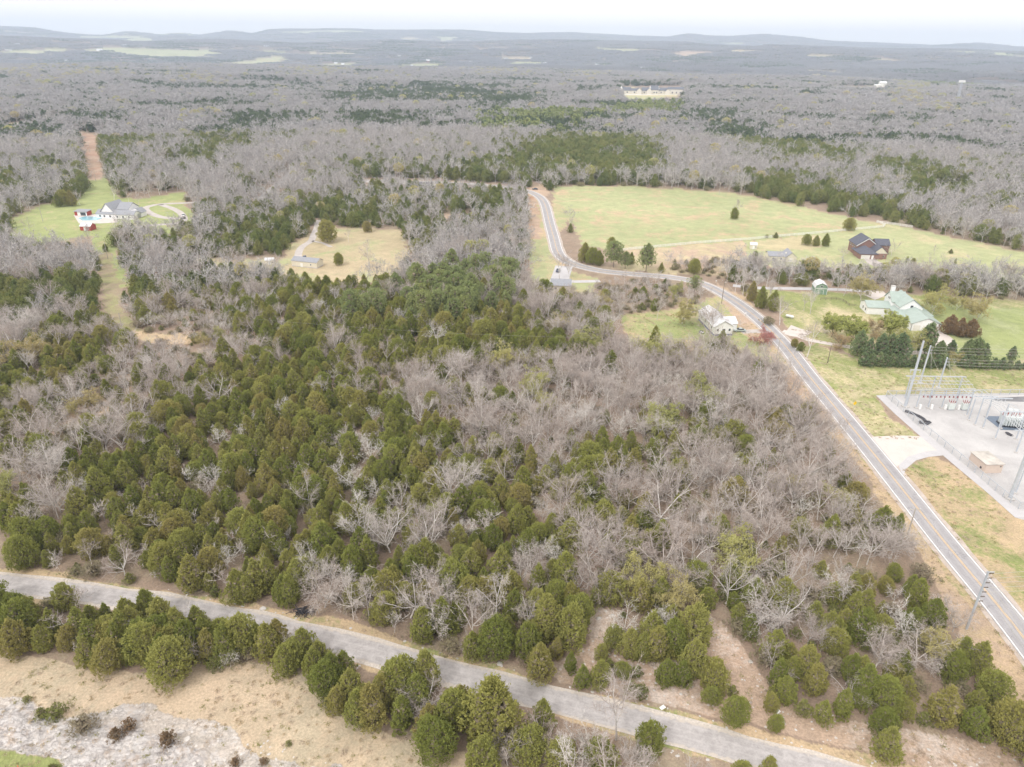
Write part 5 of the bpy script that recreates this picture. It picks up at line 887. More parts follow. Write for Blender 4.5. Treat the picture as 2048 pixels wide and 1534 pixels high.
def gable_walls(mb, x0, x1, y0, y1, h, rh, ax='y', z0=0.):
    """closed body with gable ends; ridge along axis ax"""
    if ax == 'y':
        xm = (x0+x1)/2; v = [(x0, y0, z0), (x1, y0, z0), (x1, y0, h), (xm, y0, rh), (x0, y0, h), (x0, y1, z0), (x1, y1, z0), (x1, y1, h), (xm, y1, rh), (x0, y1, h)]
    else:
        ym = (y0+y1)/2; v = [(x0, y1, z0), (x0, y0, z0), (x0, y0, h), (x0, ym, rh), (x0, y1, h), (x1, y1, z0), (x1, y0, z0), (x1, y0, h), (x1, ym, rh), (x1, y1, h)]
    return mb.add(v, [(0, 1, 2, 3, 4), (9, 8, 7, 6, 5), (1, 6, 7, 2), (5, 0, 4, 9), (0, 5, 6, 1), (2, 7, 8, 3), (3, 8, 9, 4)])
def gable_roof(mb, x0, x1, y0, y1, h, rh, ax='y', ov=.4, t=.16):
    e = .03
    if ax == 'y':
        xm = (x0+x1)/2; sl = (rh-h)/(xm-x0); d = ov*sl
        mb.slab((x0-ov, y0-ov, h-d+t+e), (xm, y0-ov, rh+t+e), (xm, y1+ov, rh+t+e), (x0-ov, y1+ov, h-d+t+e), -t); mb.slab((xm, y0-ov, rh+t+e), (x1+ov, y0-ov, h-d+t+e), (x1+ov, y1+ov, h-d+t+e), (xm, y1+ov, rh+t+e), -t)
    else:
        ym = (y0+y1)/2; sl = (rh-h)/(ym-y0); d = ov*sl
        mb.slab((x0-ov, y0-ov, h-d+t+e), (x1+ov, y0-ov, h-d+t+e), (x1+ov, ym, rh+t+e), (x0-ov, ym, rh+t+e), -t); mb.slab((x0-ov, ym, rh+t+e), (x1+ov, ym, rh+t+e), (x1+ov, y1+ov, h-d+t+e), (x0-ov, y1+ov, h-d+t+e), -t)
    return mb
def hip_roof(mb, x0, x1, y0, y1, h, rh, ov=.4, t=.16):
    x0 -= ov; x1 += ov; y0 -= ov; y1 += ov; w_ = min(x1-x0, y1-y0)/2
    if x1-x0 > y1-y0: a, b = (x0+w_, (y0+y1)/2, rh), (x1-w_, (y0+y1)/2, rh)
    else: a, b = ((x0+x1)/2, y0+w_, rh), ((x0+x1)/2, y1-w_, rh)
    v = [(x0, y0, h), (x1, y0, h), (x1, y1, h), (x0, y1, h), a, b, (x0, y0, h+t), (x1, y0, h+t), (x1, y1, h+t), (x0, y1, h+t)]
    v[4] = (a[0], a[1], rh+t); v[5] = (b[0], b[1], rh+t)
    if x1-x0 > y1-y0: f = [(6, 7, 5, 4), (7, 8, 5), (8, 9, 4, 5), (9, 6, 4)]
    else: f = [(6, 7, 4), (7, 8, 5, 4), (8, 9, 5), (9, 6, 4, 5)]
    return mb.add(v, f+[(0, 1, 7, 6), (1, 2, 8, 7), (2, 3, 9, 8), (3, 0, 6, 9), (3, 2, 1, 0)])
def window(parent, side, a, b, z0, z1, pos, frame=TRIM, nm='window'):
    """side: 'S','N' plane y=pos spanning x a..b ; 'W','E' plane x=pos spanning y a..b"""
    f = MB(); g = MB(); t = .07; o = {'S': -1, 'N': 1, 'W': -1, 'E': 1}[side]
    p0, p1 = sorted((pos, pos+o*t)); q0, q1 = sorted((pos+o*.01, pos+o*.045))
    bx_ = (lambda m, u0, u1, w0, w1, r0, r1: m.box(u0, u1, r0, r1, w0, w1)) if side in 'SN' else (lambda m, u0, u1, w0, w1, r0, r1: m.box(r0, r1, u0, u1, w0, w1))
    k = .09
    for u0, u1, w0, w1 in ((a, b, z0, z0+k), (a, b, z1-k, z1), (a, a+k, z0+k, z1-k), (b-k, b, z0+k, z1-k)): bx_(f, u0, u1, w0, w1, p0, p1)
    w_ = f.build(nm, frame, parent); bx_(g, a+k, b-k, z0+k, z1-k, q0, q1); g.build('pane', GLASS, w_); return w_
def door(parent, side, a, b, z0, z1, pos, mat, nm='door'):
    m = MB(); o = {'S': -1, 'N': 1, 'W': -1, 'E': 1}[side]; p0, p1 = sorted((pos, pos+o*.06))
    if side in 'SN': m.box(a, b, p0, p1, z0, z1)
    else: m.box(p0, p1, a, b, z0, z1)
    d = m.build(nm, mat, parent); h = MB()
    if side in 'SN': h.box(b-.25, b-.17, pos+o*.06-.04*(o < 0), pos+o*.06+.04*(o > 0)+.001, (z0+z1)/2-.1, (z0+z1)/2)
    else: h.box(pos+o*.06-.04*(o < 0), pos+o*.06+.04*(o > 0)+.001, b-.25, b-.17, (z0+z1)/2-.1, (z0+z1)/2)
    h.build('handle', STEEL, d); return d
def house(name, label, cat, px, rz, xy=None, group=None):
    x, y = xy if xy is not None else G(*px); o = empty(name, (x, y, float(terr(x, y))), math.radians(rz)); tag(o, label, cat, group); return o
def chimney(parent, x, y, w, z0, z1, mat):
    c = MB().box(x-w/2, x+w/2, y-w/2, y+w/2, z0, z1).build('chimney', mat, parent); MB().box(x-w/2-.08, x+w/2+.08, y-w/2-.08, y+w/2+.08, z1, z1+.15).build('chimney_cap', CONC2, c); return c
# white farmhouse, green metal roofs
F = house('farmhouse', 'white farmhouse with green metal roofs, a wide porch and a white chimney', 'house', None, -5, (154.8, 294.6))
wl = MB(); gable_walls(wl, 0, 10, 0, 9, 3.0, 4.6, 'x'); wl.box(9.6, 23.5, -7.5, 7.5, 0, 2.9); gable_walls(wl, 11.2, 20.5, -4.6, 8.5, 5.2, 8.6, 'y', 2.9); gable_walls(wl, 9.9, 16, 1.2, 9.2, 5.6, 8.9, 'x', 2.9); wl.build('wall', W_WHITE, F)
rf = MB(); gable_roof(rf, 0, 9.6, 0, 9, 3.0, 4.6, 'x'); gable_roof(rf, 11.2, 20.5, -4.6, 8.5, 5.2, 8.6, 'y', .35); gable_roof(rf, 9.9, 15.9, 1.2, 9.2, 5.6, 8.9, 'x', .35)
rf.slab((8.9, -8.3, 2.95), (24.2, -8.3, 2.95), (20.4, -4.7, 4.15), (11.3, -4.7, 4.15), -.12); rf.slab((8.9, 1.1, 2.95), (8.9, -8.3, 2.95), (11.3, -4.7, 4.15), (11.3, 1.1, 4.15), -.12); rf.slab((24.2, -8.3, 2.95), (24.2, 8.3, 2.95), (20.5, 8.3, 4.15), (20.5, -4.7, 4.15), -.12)
R = rf.build('roof', R_GREEN, F); chimney(F, 12.8, 9.9, 1.5, 0, 10.2, W_WHITE)
for a in (1.6, 4.6): window(F, 'W', a, a+1.2, .9, 2.3, 0)
for a in (3.5, 4.3, 5.1): window(F, 'W', a, a+.75, 5.9, 7.0, 9.9)
window(F, 'S', 15.2, 16.5, 4.9, 6.3, -4.6)
for a in (10.6, 12.0, 17.5, 19.8): window(F, 'S', a, a+1.1, .9, 2.3, -7.5)
for a in (-5.8, -3.6): window(F, 'W', a, a+1.2, .9, 2.3, 9.6)
door(F, 'W', -1.7, -.7, 0, 2.1, 9.6, BLACKP); pc = MB()
for x_ in (20.2, 22., 23.8): MB().box(x_-.1, x_+.1, -8.1, -7.9, 0, 2.8).build('porch_post', TRIM, F)
MB().box(5.5, 9.5, -4.5, -1.5, 0, .35).build('deck', CONC2, F)
g = house('garage', 'white garage block with green metal roof and three pale doors', 'garage', (1821, 661), -5)
gable_walls(MB(), 0, 11.5, 0, 15, 3.0, 5.4).build('wall', W_WHITE, g); gable_roof(MB(), 0, 11.5, 0, 15, 3.0, 5.4, 'y', .4).build('roof', R_GREEN, g)
for a in (.8, 4.5, 8.2): door(g, 'S', a, a+2.7, 0, 2.4, 0, DOORG, 'garage_door')
MB().box(-.15, -.03, -.15, -.03, 0, 2.9).build('downpipe', R_DARK, g)
# white house with a pale metal roof beside the highway
h = house('white_house', 'white house with pale metal roof and dark doorway beside the highway', 'house', (1427, 672), 6)
wl = MB(); gable_walls(wl, 0, 7.6, 0, 18.5, 3.9, 6.2, 'y', .8); gable_walls(wl, 7.5, 11.2, 4.5, 12, 3.2, 4.8, 'x', 0); wl.build('wall', W_WHITE, h); MB().box(.05, 7.55, .05, 18.4, 0, .8).build('foundation', BLUEP, h)
rf = MB(); gable_roof(rf, 0, 7.6, 0, 18.5, 3.9, 6.2, 'y', .5); gable_roof(rf, 6.2, 11.2, 4.5, 12, 3.2, 4.8, 'x', .3); rf.build('roof', R_METAL, h)
for a in (2.5, 6., 10., 14.5): window(h, 'W', a, a+1., 2.0, 3.2, 0)
window(h, 'S', .9, 1.9, 1.9, 3.1, 0); window(h, 'S', 5.8, 6.8, 1.9, 3.1, 0); door(h, 'S', 3.3, 4.5, .8, 2.9, 0, BLACKP); MB().box(2.6, 5.2, -1.8, -.07, 0, .7).build('porch_step', CONC2, h); window(h, 'S', 8.6, 9.6, 1.2, 2.4, 4.5)
# sage gambrel barn shed
b = house('gambrel_shed', 'sage green gambrel shed with white trim and a grey roof by the back drive', 'shed', (1628, 588), -10)
ww, dd, hh = 5.6, 6.5, 2.9; pr_ = [(0, 0), (ww, 0), (ww, hh), (ww-.7, hh+1.5), (ww/2, hh+2.5), (.7, hh+1.5), (0, hh)]
m = MB(); m.add([(x_, 0, z_) for x_, z_ in pr_]+[(x_, dd, z_) for x_, z_ in pr_], [tuple(range(7)), tuple(range(13, 6, -1))]+[(i, 7+i, 7+(i+1) % 7, (i+1) % 7) for i in range(7)]); m.build('wall', W_GREEN, b)
m = MB()
for i, j in ((2, 3), (3, 4), (4, 5), (5, 6)):
    (xa, za), (xb, zb) = pr_[i], pr_[j]; cx = ww/2; s = 1.05
    A_ = [(cx+(xa-cx)*s, za+.08), (cx+(xb-cx)*s, zb+.08)]; m.slab((A_[0][0], -.3, A_[0][1]), (A_[0][0], dd+.3, A_[0][1]), (A_[1][0], dd+.3, A_[1][1]), (A_[1][0], -.3, A_[1][1]), -.1)
m.build('roof', R_METAL, b); door(b, 'S', 1.8, 3.9, .05, 2.2, 0, W_GREEN, 'barn_door'); window(b, 'S', 2.3, 3.3, 3.3, 4.4, 0, nm='loft_window')
m = MB(); m.box(0, ww, -.09, 0, hh-.12, hh+.1); m.box(1.68, 1.8, -.09, 0, 0, 2.3); m.box(3.9, 4.02, -.09, 0, 0, 2.3); m.box(1.8, 3.9, -.1, 0, 2.2, 2.32); m.box(0, .14, -.1, 0, 0, hh-.12); m.box(ww-.14, ww, -.1, 0, 0, hh-.12); m.build('trim', TRIM, b)
# brick house
b = house('brick_house', 'red brick house with dark shingle roofs and a pale front gable', 'house', (1718, 518), -3)
wl = MB(); wl.box(0, 12.5, 0, 9, 0, 2.8); gable_walls(wl, 1, 12.5, 8.9, 20, 5.6, 9.6, 'y'); gable_walls(wl, 12.4, 20, 11, 18.5, 5.2, 7.8, 'x'); wl.box(8, 15, 1.2, 8.9, 0, 2.9); wl.build('wall', W_BRICK, b)
rf = MB(); hip_roof(rf, 0, 9.5, 0, 12, 2.8, 5.8); gable_roof(rf, 1, 12.5, 8.9, 20, 5.6, 9.6, 'y', .5); gable_roof(rf, 12.6, 20, 11, 18.5, 5.2, 7.8, 'x', .4); gable_roof(rf, 7.6, 15.2, 1.3, 9.2, 3.0, 6.4, 'y', .4); rf.build('roof', R_DARK, b)
m = MB(); m.add([(7.4, 1.16, 3.02), (15.4, 1.16, 3.02), (11.4, 1.16, 6.4), (7.4, 1.3, 3.02), (15.4, 1.3, 3.02), (11.4, 1.3, 6.4)], [(0, 1, 2), (5, 4, 3), (0, 3, 4, 1), (1, 4, 5, 2), (2, 5, 3, 0)]); m.build('gable_siding', W_CREAM, b)
m = MB(); m.slab((.5, 8.3, 5.2), (6.75, 8.3, 9.55), (6.75, 8.6, 9.55), (.5, 8.6, 5.2), .35); m.slab((6.75, 8.3, 9.55), (13, 8.3, 5.2), (13, 8.6, 5.2), (6.75, 8.6, 9.55), .35); m.build('barge_board', TRIM, b)
door(b, 'S', .8, 5.6, 0, 2.3, 0, DOORG, 'garage_door'); door(b, 'S', 6.4, 7.6, 0, 2.2, 0, TRIM)
for a in (9.6, 12.2): window(b, 'S', a, a+1.4, .8, 2.2, 1.2)
for a in (11, 14, 17): window(b, 'W', a, a+1.1, 3.6, 5.0, 1)
# long beige outbuilding
b = house('outbuilding', 'long cream outbuilding with grey roof in front of the green field', 'outbuilding', (1536, 522), -5)
wl = MB(); gable_walls(wl, 0, 13, 0, 8, 2.6, 4.2, 'x'); gable_walls(wl, 9, 14.4, -.8, 8.8, 2.7, 5.0, 'y'); wl.build('wall', W_CREAM, b); rf = MB(); gable_roof(rf, 0, 9, 0, 8, 2.6, 4.2, 'x', .3); gable_roof(rf, 9, 14.4, -.8, 8.8, 2.7, 5.0, 'y', .4); rf.build('roof', R_GREY, b)
window(b, 'S', 2, 3.2, 1, 2.1, 0); window(b, 'S', 6, 7.2, 1, 2.1, 0); door(b, 'S', 10.6, 12.6, 0, 2.3, -.8, DOORG)
def shed(name, label, px, rz, w_, d_, h_, rh, wm, rm, ax='x', drs=1, cat='shed', group=None, z0=0):
    s = house(name, label, cat, px, rz, group=group); gable_walls(MB(), 0, w_, 0, d_, h_, rh, ax).build('wall', wm, s); gable_roof(MB(), 0, w_, 0, d_, h_, rh, ax, .25, .1).build('roof', rm, s)
    if drs: door(s, 'S', w_*.35, w_*.35+min(1.4, w_*.3), .05, min(2., h_*.85), 0, TRIM)
    window(s, 'S', w_*.74, w_*.74+.7, h_*.4, h_*.75, 0); return s
shed('garden_shed', 'small cream shed at the corner of the tan brush field', (1500, 498), -10, 3.6, 3.2, 2.4, 3.4, W_CREAM, R_METAL)
s = shed('mobile_home', 'long white mobile home with grey roof in the left clearing', (584, 532), -16, 14.5, 6.4, 2.9, 4.3, W_CREAM, R_GREY, cat='mobile home'); MB().box(-.04, 14.54, -.04, 6.44, 0, .45).build('skirting', CONC2, s)
shed('storage_shed', 'small white shed left of the long mobile home', (531, 530), 12, 4.2, 3.2, 2.3, 3.2, W_CREAM, R_METAL)
shed('red_shed', 'red shed with pale metal roof below the swimming pool', (161, 461), -4, 6.6, 5.5, 2.5, 4.0, W_RED, R_METAL)
s = house('pool_house', 'red and white pool house with flat grey roof and dark opening', 'pool house', (150, 431), -6); MB().box(0, 8.5, 0, 5, 0, 2.6).build('wall', W_RED, s); MB().box(2, 8.55, -.08, 0, 0, 2.6).build('white_front', TRIM, s); MB().slab((-.4, -.5, 2.75), (9, -.5, 2.75), (9, 5.4, 3.3), (-.4, 5.4, 3.3), .15).build('roof', R_GREY, s); MB().box(4.2, 7.8, -.14, -.08, .2, 2.2).build('doorway', GLASS, s)
s = house('gabled_house', 'large white house with many grey gables beside the pool', 'house', (197, 435), -8)
wl = MB(); gable_walls(wl, 2, 12, 0, 14, 3.2, 9., 'y'); gable_walls(wl, 11.8, 20, 3, 14, 5.2, 8.6, 'x'); gable_walls(wl, 0, 26, -1.5, 6, 2.8, 4.8, 'x'); gable_walls(wl, 20, 26, 2, 12, 2.8, 5.2, 'y'); wl.build('wall', W_WHITE, s)
rf = MB(); gable_roof(rf, 2, 12, 0, 14, 3.2, 9., 'y'); gable_roof(rf, 12.2, 20, 3, 14, 5.2, 8.6, 'x'); gable_roof(rf, 0, 26, -1.5, 6, 2.8, 4.8, 'x'); gable_roof(rf, 20.3, 26, 6.4, 12, 2.8, 5.2, 'y'); rf.build('roof', R_GREY, s)
for a in (2, 5, 9, 14, 18, 22): window(s, 'S', a, a+1.3, .8, 2.2, -1.5)
pw = pad('pool_water', [(156, 436), (172, 432.5), (198, 434), (204, 437), (192, 441), (165, 441.5)], plain('pool_water', (.25, .50, .58), .1, .08, .5, spec=.5), .075)
s = house('roadside_house', 'grey-roofed house hidden behind bare trees at the road junction', 'house', (1102, 582), -5); gable_walls(MB(), 0, 9, 0, 8, 2.8, 4.6, 'x').build('wall', W_CREAM, s); gable_roof(MB(), 0, 9, 0, 8, 2.8, 4.6, 'x', .5).build('roof', R_GREY, s); window(s, 'S', 1.5, 2.7, 1, 2.1, 0); window(s, 'S', 5.5, 6.7, 1, 2.1, 0)
s = house('woodland_house', 'large pale-roofed house half hidden in the bare wood, right', 'house', (1772, 402), 5); wl = MB(); gable_walls(wl, 0, 18, 0, 9, 4, 7.5, 'x'); gable_walls(wl, 6, 14, -5, 6, 4, 8, 'y'); wl.build('wall', W_CREAM, s); rf = MB(); gable_roof(rf, 0, 18, 0, 9, 4, 7.5, 'x'); gable_roof(rf, 6, 14, -5, 6, 4.1, 8, 'y'); rf.build('roof', R_METAL, s); window(s, 'S', 2, 3.4, 1.4, 2.8, 0); window(s, 'S', 9, 11, 1.4, 3, -5)
s = house('workshop', 'low dark-roofed workshop beside the far road', 'workshop', (818, 378), -3); gable_walls(MB(), 0, 17, 0, 9, 3, 4.6, 'x').build('wall', W_CREAM, s); gable_roof(MB(), 0, 17, 0, 9, 3, 4.6, 'x').build('roof', R_DARK, s); door(s, 'S', 3, 6, 0, 2.4, 0, DOORG)
# far country: each farm and house
def farbuilding(u, v, w_, d_, h_, rh, wm, rm, label, name='country_house', ax='x', rz=None, extra=None):
    x_, y_, z_ = GT(u, v); s = empty(name, (x_, y_, z_+1.), math.radians(RG.uniform(-25, 25) if rz is None else rz)); tag(s, label, name.replace('_', ' ').replace('country ', ''))
    gable_walls(MB(), -w_/2, w_/2, -d_/2, d_/2, h_, rh, ax, -4).build('wall', wm, s); gable_roof(MB(), -w_/2, w_/2, -d_/2, d_/2, h_, rh, ax, .6, .3).build('roof', rm, s)
    if extra: extra(s)
    return s
FB = [(34, 90, 60, 'white farm buildings on the far left hillside field'), (17, 101, 50, 'long white farm building near the left edge, below the hills'), (200, 103, 70, 'long white building in the left distance'), (133, 124, 30, 'tall white house in the blue wood at upper left'), (249, 93, 34, 'small white house on the second ridge at upper left'), (430, 84, 60, 'bright white building high on the far slope, left of centre'), (320, 96, 28, 'tiny white house in the left distance'), (533, 94, 50, 'pale building above the tan field'), (608, 131, 34, 'white house at the left end of the green field'), (672, 129, 30, 'white house on the green field, left of its neighbour'), (686, 130, 26, 'white house on the green field, right of its neighbour'),
      (789, 134, 26, 'white house left of the red barn field'), (823, 134, 24, 'small white house below the red barn'), (799, 114, 34, 'pale building in the wood above the red barn'), (943, 126, 34, 'white house right of the red barn field'), (1091, 130, 36, 'bright white house in the centre distance'), (1119, 133, 26, 'low white house right of the bright centre one'), (1195, 131, 40, 'long white house in the far field, right of centre'), (1285, 139, 30, 'single white house above the mansion'), (1541, 164, 40, 'long low pale building in the right distance'), (1602, 165, 34, 'pale round-roofed building in the right distance'), (1810, 174, 20, 'small white house right of the white barn, left of two'), (1820, 174, 20, 'small white house right of the white barn, right of two'), (1012, 120, 40, 'low pale building beside the centre fields'), (1062, 118, 30, 'pale house at the end of the centre fields')]
for u, v, w_, lb in FB: farbuilding(u, v, w_*.75, 12, 6, 10, W_WHITE, R_METAL if RG.uniform() < .6 else R_GREY, lb)
def silo(s): MB().lathe([(3, -4), (3, 16), (2, 18), (.2, 19)], 12, (-13, 0, 0)).build('silo', TRIM, s)
farbuilding(857, 125, 24, 14, 8, 14, W_RED, R_METAL, 'red barn with white roof and silo on the far field', 'barn', extra=silo)
farbuilding(1764, 174, 20, 13, 9, 14, W_WHITE, R_METAL, 'large white barn on the pale field at right', 'barn', rz=0); farbuilding(1753, 175, 16, 9, 5, 7.5, W_WHITE, R_METAL, 'low white lean-to beside the large white barn', 'shed', rz=0)
# mansion: a walled estate with dark roofs
x_, y_, z_ = GT(1305, 189); M = empty('mansion', (x_, y_, z_), math.radians(2)); tag(M, 'cream mansion estate with dark gabled roofs and turrets above its lawn', 'mansion')
wl = MB(); rf = MB()
for x0, x1, y0, y1, hh, rr_, ax in ((-78, -52, 4, 18, 9, 18, 'x'), (-52, -34, 0, 12, 9, 15, 'x'), (-40, -28, -6, 10, 10, 17, 'y'), (-26, -8, 0, 14, 9, 18, 'x'), (-16, -4, -8, 8, 10, 18, 'y'), (-4, 14, 0, 16, 12, 24, 'x'), (14, 40, 4, 16, 10, 18, 'x'), (40, 76, 6, 20, 14, 20, 'x'), (30, 42, -4, 10, 9, 15, 'y')):
    gable_walls(wl, x0, x1, y0, y1, hh, rr_, ax, -3); gable_roof(rf, x0, x1, y0, y1, hh, rr_, ax, .6, .4)
wl.build('wall', plain('pale_stone', (.70, .67, .62), .8, .05), M); rf.build('roof', plain('slate_roof', (.15, .16, .19), .9, .1), M); M.scale = (.95, .95, .72)
for a in (-72, -63, -46, -22, 2, 8, 20, 30, 48, 58, 68): window(M, 'S', a, a+3, 2, 6, {-72: 4, -63: 4, -46: 0, -22: 0, 2: 0, 8: 0, 20: 4, 30: 4, 48: 6, 58: 6, 68: 6}[a])
for a, b_ in ((-6, 6), (14, 6), (-76, 6)): MB().lathe([(2.6, -3), (2.6, 14), (3, 14.2), (.1, 23)], 10, (a, b_, 0)).build('turret', W_WHITE, M)
MB().box(-84, 84, -24, -23.2, -3, .8).build('garden_wall', TRIM, M)
# ---------------------------------------------------------------- vehicles
def car(label, px, rz, paint, L=4.6, W_=1.8, van=False, truck=False, cat='car', nm='parked_car', group=None, xy=None):
    x_, y_ = xy if xy is not None else G(*px); c = empty(nm, (x_, y_, float(terr(x_, y_))+.06), math.radians(rz)); tag(c, label, cat, group)
    def prof(pts, w0, w1, z_at=None):
        m_ = MB(); n = len(pts); vs = [(a, -wv, z) for (a, z), wv in zip(pts, [w0 if z < .95 else w1 for _, z in pts])]+[(a, wv, z) for (a, z), wv in zip(pts, [w0 if z < .95 else w1 for _, z in pts])]
        m_.add(vs, [tuple(range(n)), tuple(range(2*n-1, n-1, -1))]+[(i, n+i, n+(i+1) % n, (i+1) % n) for i in range(n)]); return m_
    h_ = L/2; body = [(-h_, .35), (h_, .35), (h_+.02, .62), (h_*.93, .78), (h_*.5, .9), (-h_*.62, .93), (-h_*.97, .84), (-h_-.02, .6)]
    cab = [(h_*.48, .88), (h_*.16, 1.38), (-h_*.35, 1.42), (-h_*.72, .92)]
    if van: body = [(-h_, .4), (h_, .4), (h_, .8), (h_*.8, 1.0), (-h_, 1.05)]; cab = [(h_*.75, .98), (h_*.5, 1.85), (-h_*.97, 1.9), (-h_, 1.0)]
    if truck: body = [(-h_, .5), (h_, .5), (h_, .9), (h_*.9, 1.05), (-h_, 1.05)]; cab = [(h_*.5, 1.0), (h_*.3, 1.75), (-h_*.15, 1.78), (-h_*.2, 1.0)]
    prof(body, W_/2, W_/2-.03).build('body', paint, c, bevel=.05); prof(cab, W_/2-.05, W_/2-.2).build('cabin_glass', GLASS, c)
    zt = max(z for _, z in cab); xa = [a for a, z in cab if z > zt-.1]; MB().box(min(xa)-.03, max(xa)+.03, -W_/2+.17, W_/2-.17, zt-.03, zt+.04).build('roof', paint, c, bevel=.02)
    for sx in (-.62, .62):
        for sy in (-1, 1):
            w = MB().lathe([(.32, -.1), (.32, .1)], 14).build('wheel', TYRE, c); w.rotation_euler = (math.pi/2, 0, 0); w.location = (sx*h_, sy*(W_/2-.09), .32); MB().lathe([(.17, -.112), (.17, .112)], 10).build('rim', STEELW, w)
    for sy in (-.6, .6): MB().box(h_-.02, h_+.04, sy-.16, sy+.16, .58, .7).build('headlight', TRIM, c)
    return c
P_SILV = plain('silver_green_paint', (.42, .48, .46), .25, .05, 1., spec=.6); P_WH = plain('white_paint', (.75, .75, .76), .25, .04, 1., spec=.6); P_BLK = plain('dark_paint', (.07, .08, .12), .25, .1, 1., spec=.6)
car('silver-green saloon parked on gravel beside the white metal-roofed house', (1479, 663), 178, P_SILV, 4.9)
car('dark car parked on the pale dirt beside the far road bend', (1070, 379.5), 175, P_BLK); car('white van parked beside the far road, left of two', (844, 374.5), 4, P_WH, 5.6, 2., van=True, cat='van', nm='parked_van', group='white vans beside the far road'); car('white van parked beside the far road, right of two', (857, 376), 4, P_WH, 5.6, 2., van=True, cat='van', nm='parked_van', group='white vans beside the far road')
car('dark pickup parked behind the white mobile home', (610, 518), -70, P_BLK, 5.2, 1.9, truck=True, cat='pickup truck', nm='pickup_truck'); car('dark car parked on the grey drive at the road junction', (1116, 543), 80, P_BLK); car('white car on the curved gravel drive of the gabled house', (367, 432), 110, P_WH)
x_, y_ = G(1579, 636); t = empty('propane_tank', (x_, y_, 0), math.radians(-40)); tag(t, 'white propane tank lying on the lawn beside the road', 'gas tank'); m = MB().lathe([(.1, -1.8), (.45, -1.6), (.55, -1.3), (.55, 1.3), (.45, 1.6), (.1, 1.8)], 14).build('tank', TRIM, t); m.rotation_euler = (0, math.pi/2, 0); m.location = (0, 0, .85)
for a in (-1, 1): MB().box(a-.1, a+.1, -.4, .4, 0, .45).build('leg', CONC2, t)
MB().lathe([(.2, 1.38), (.2, 1.55)], 10).build('valve_cap', STEELW, t)
x_, y_ = G(1403, 666); t = empty('riding_mower', (x_, y_, 0), math.radians(120)); tag(t, 'white and black riding mower on the lawn left of the white house', 'mower'); MB().box(-.9, .3, -.45, .45, .3, .75).build('body', P_WH, t, bevel=.08); MB().box(.2, .95, -.35, .35, .3, .9).build('hood', BLACKP, t, bevel=.08); MB().box(-.7, -.2, -.3, .3, .75, 1.15).build('seat', BLACKP, t, bevel=.06)
for a in (-.6, .7):
    for b_ in (-.48, .48): w = MB().lathe([(.28, -.1), (.28, .1)], 12).build('wheel', TYRE, t); w.rotation_euler = (math.pi/2, 0, 0); w.location = (a, b_, .28)
# ---------------------------------------------------------------- substation
def post(name, x_, y_, h_, r, mat, label, cat, r2=None, base=True, n=10, group=None):
    o = empty(name, (x_, y_, 0)); tag(o, label, cat, group); MB().tube([(0, 0, 0), (0, 0, h_/2), (0, 0, h_)], r, n, r2 or r*.6).build('pole', mat, o)
    if base: MB().lathe([(r*2.6, 0), (r*2.6, .35), (r*2.3, .4)], 14).build('footing', CONC2, o)
    return o
def insul(parent, p, L=.9, ax=(0, 0, 1), mat=None, nm='insulator'):
    m_ = MB(); pr = []; k = 7
    for i in range(k): z = L*i/k; pr += [(.05, z), (.13, z+L/k*.3), (.05, z+L/k*.7)]
    m_.lathe(pr+[(.05, L)], 8); o = m_.build(nm, mat or REDP, parent); o.location = p; o.rotation_euler = Vector((0, 0, 1)).rotation_difference(Vector(ax)).to_euler(); return o
def wire(a, b, sag=.8, r=.03, n=9, name='power_line', label='thin pale power line', mat=None, group='power lines'):
    a = Vector(a); b = Vector(b); pts = [tuple(a.lerp(b, i/n)-Vector((0, 0, 4*sag*(i/n)*(1-i/n)))) for i in range(n+1)]
    o = MB().tube(pts, r, 4).build(name, mat or CHROME); tag(o, label, 'power line', group); return o
pA = post('steel_pole', 128, 206, 23, .48, STEEL, 'tallest leaning-looking steel pole at the corner of the gravel yard', 'steel pole', .3); m = MB().box(-1.7, 1.7, -.1, .1, 12.9, 13.2); m.build('crossarm', STEELW, pA)
for a in (-1.5, 0, 1.5): insul(pA, (a, -.2, 12.9), .9, (0, 0, -1), STEELW)
pB = post('steel_pole', 142, 224, 14.2, .33, STEEL, 'steel pole with three stacked line arms, left of its twin', 'steel pole', .22); pC = post('steel_pole', 146.5, 220.5, 11.4, .33, STEEL, 'steel pole with stacked line arms, right of its twin', 'steel pole', .22)
pD = post('steel_pole', 129.6, 154.2, 22, .46, STEEL, 'thick pale blue steel pole near the bottom corner of the yard', 'steel pole', .35)
pE = post('transmission_pole', 92, 108, 14.6, .25, STEEL, 'pale green steel pole with seven dark insulators beside the highway', 'transmission pole', .2, base=False)
for k in range(7): insul(pE, (.25, 0, 14.2-k*1.15), .85, (1, -.1, .1), WOOD_G, 'insulator')
MB().box(-.5, 1.2, -.06, .06, 14.45, 14.6).build('top_arm', STEEL, pE)
for P_, zt in ((pB, 13.6), (pC, 10.8)):
    for k in range(3): insul(P_, (.2, 0, zt-k*1.1), 1., (1, 0, 0), STEELW); MB().box(.0, .3, -.06, .06, zt-k*1.1-.06, zt-k*1.1+.06).build('bracket', STEEL, P_)
for (px_, py_, zt) in ((142, 224, 13.6), (146.5, 220.5, 10.8)):
    for k in range(3): wire((px_+1.2, py_, zt-k*1.1), (px_+62, py_+2, zt-k*1.1+1), 1.2, .035, label='horizontal power line running right from the twin steel poles', group='lines running right')
for k, xx in enumerate((134, 137.5, 141, 144, 146, 148)): wire((142.8 if k < 3 else 147.2, 224 if k < 3 else 220.5, 13.4-k*1.1 if k < 3 else 10.8-(k-3)*1.1), (xx, 212.2, 8.), .2, .035, 4, label='slanting line dropping from a steel pole to the gantry', group='lines dropping to the gantry')
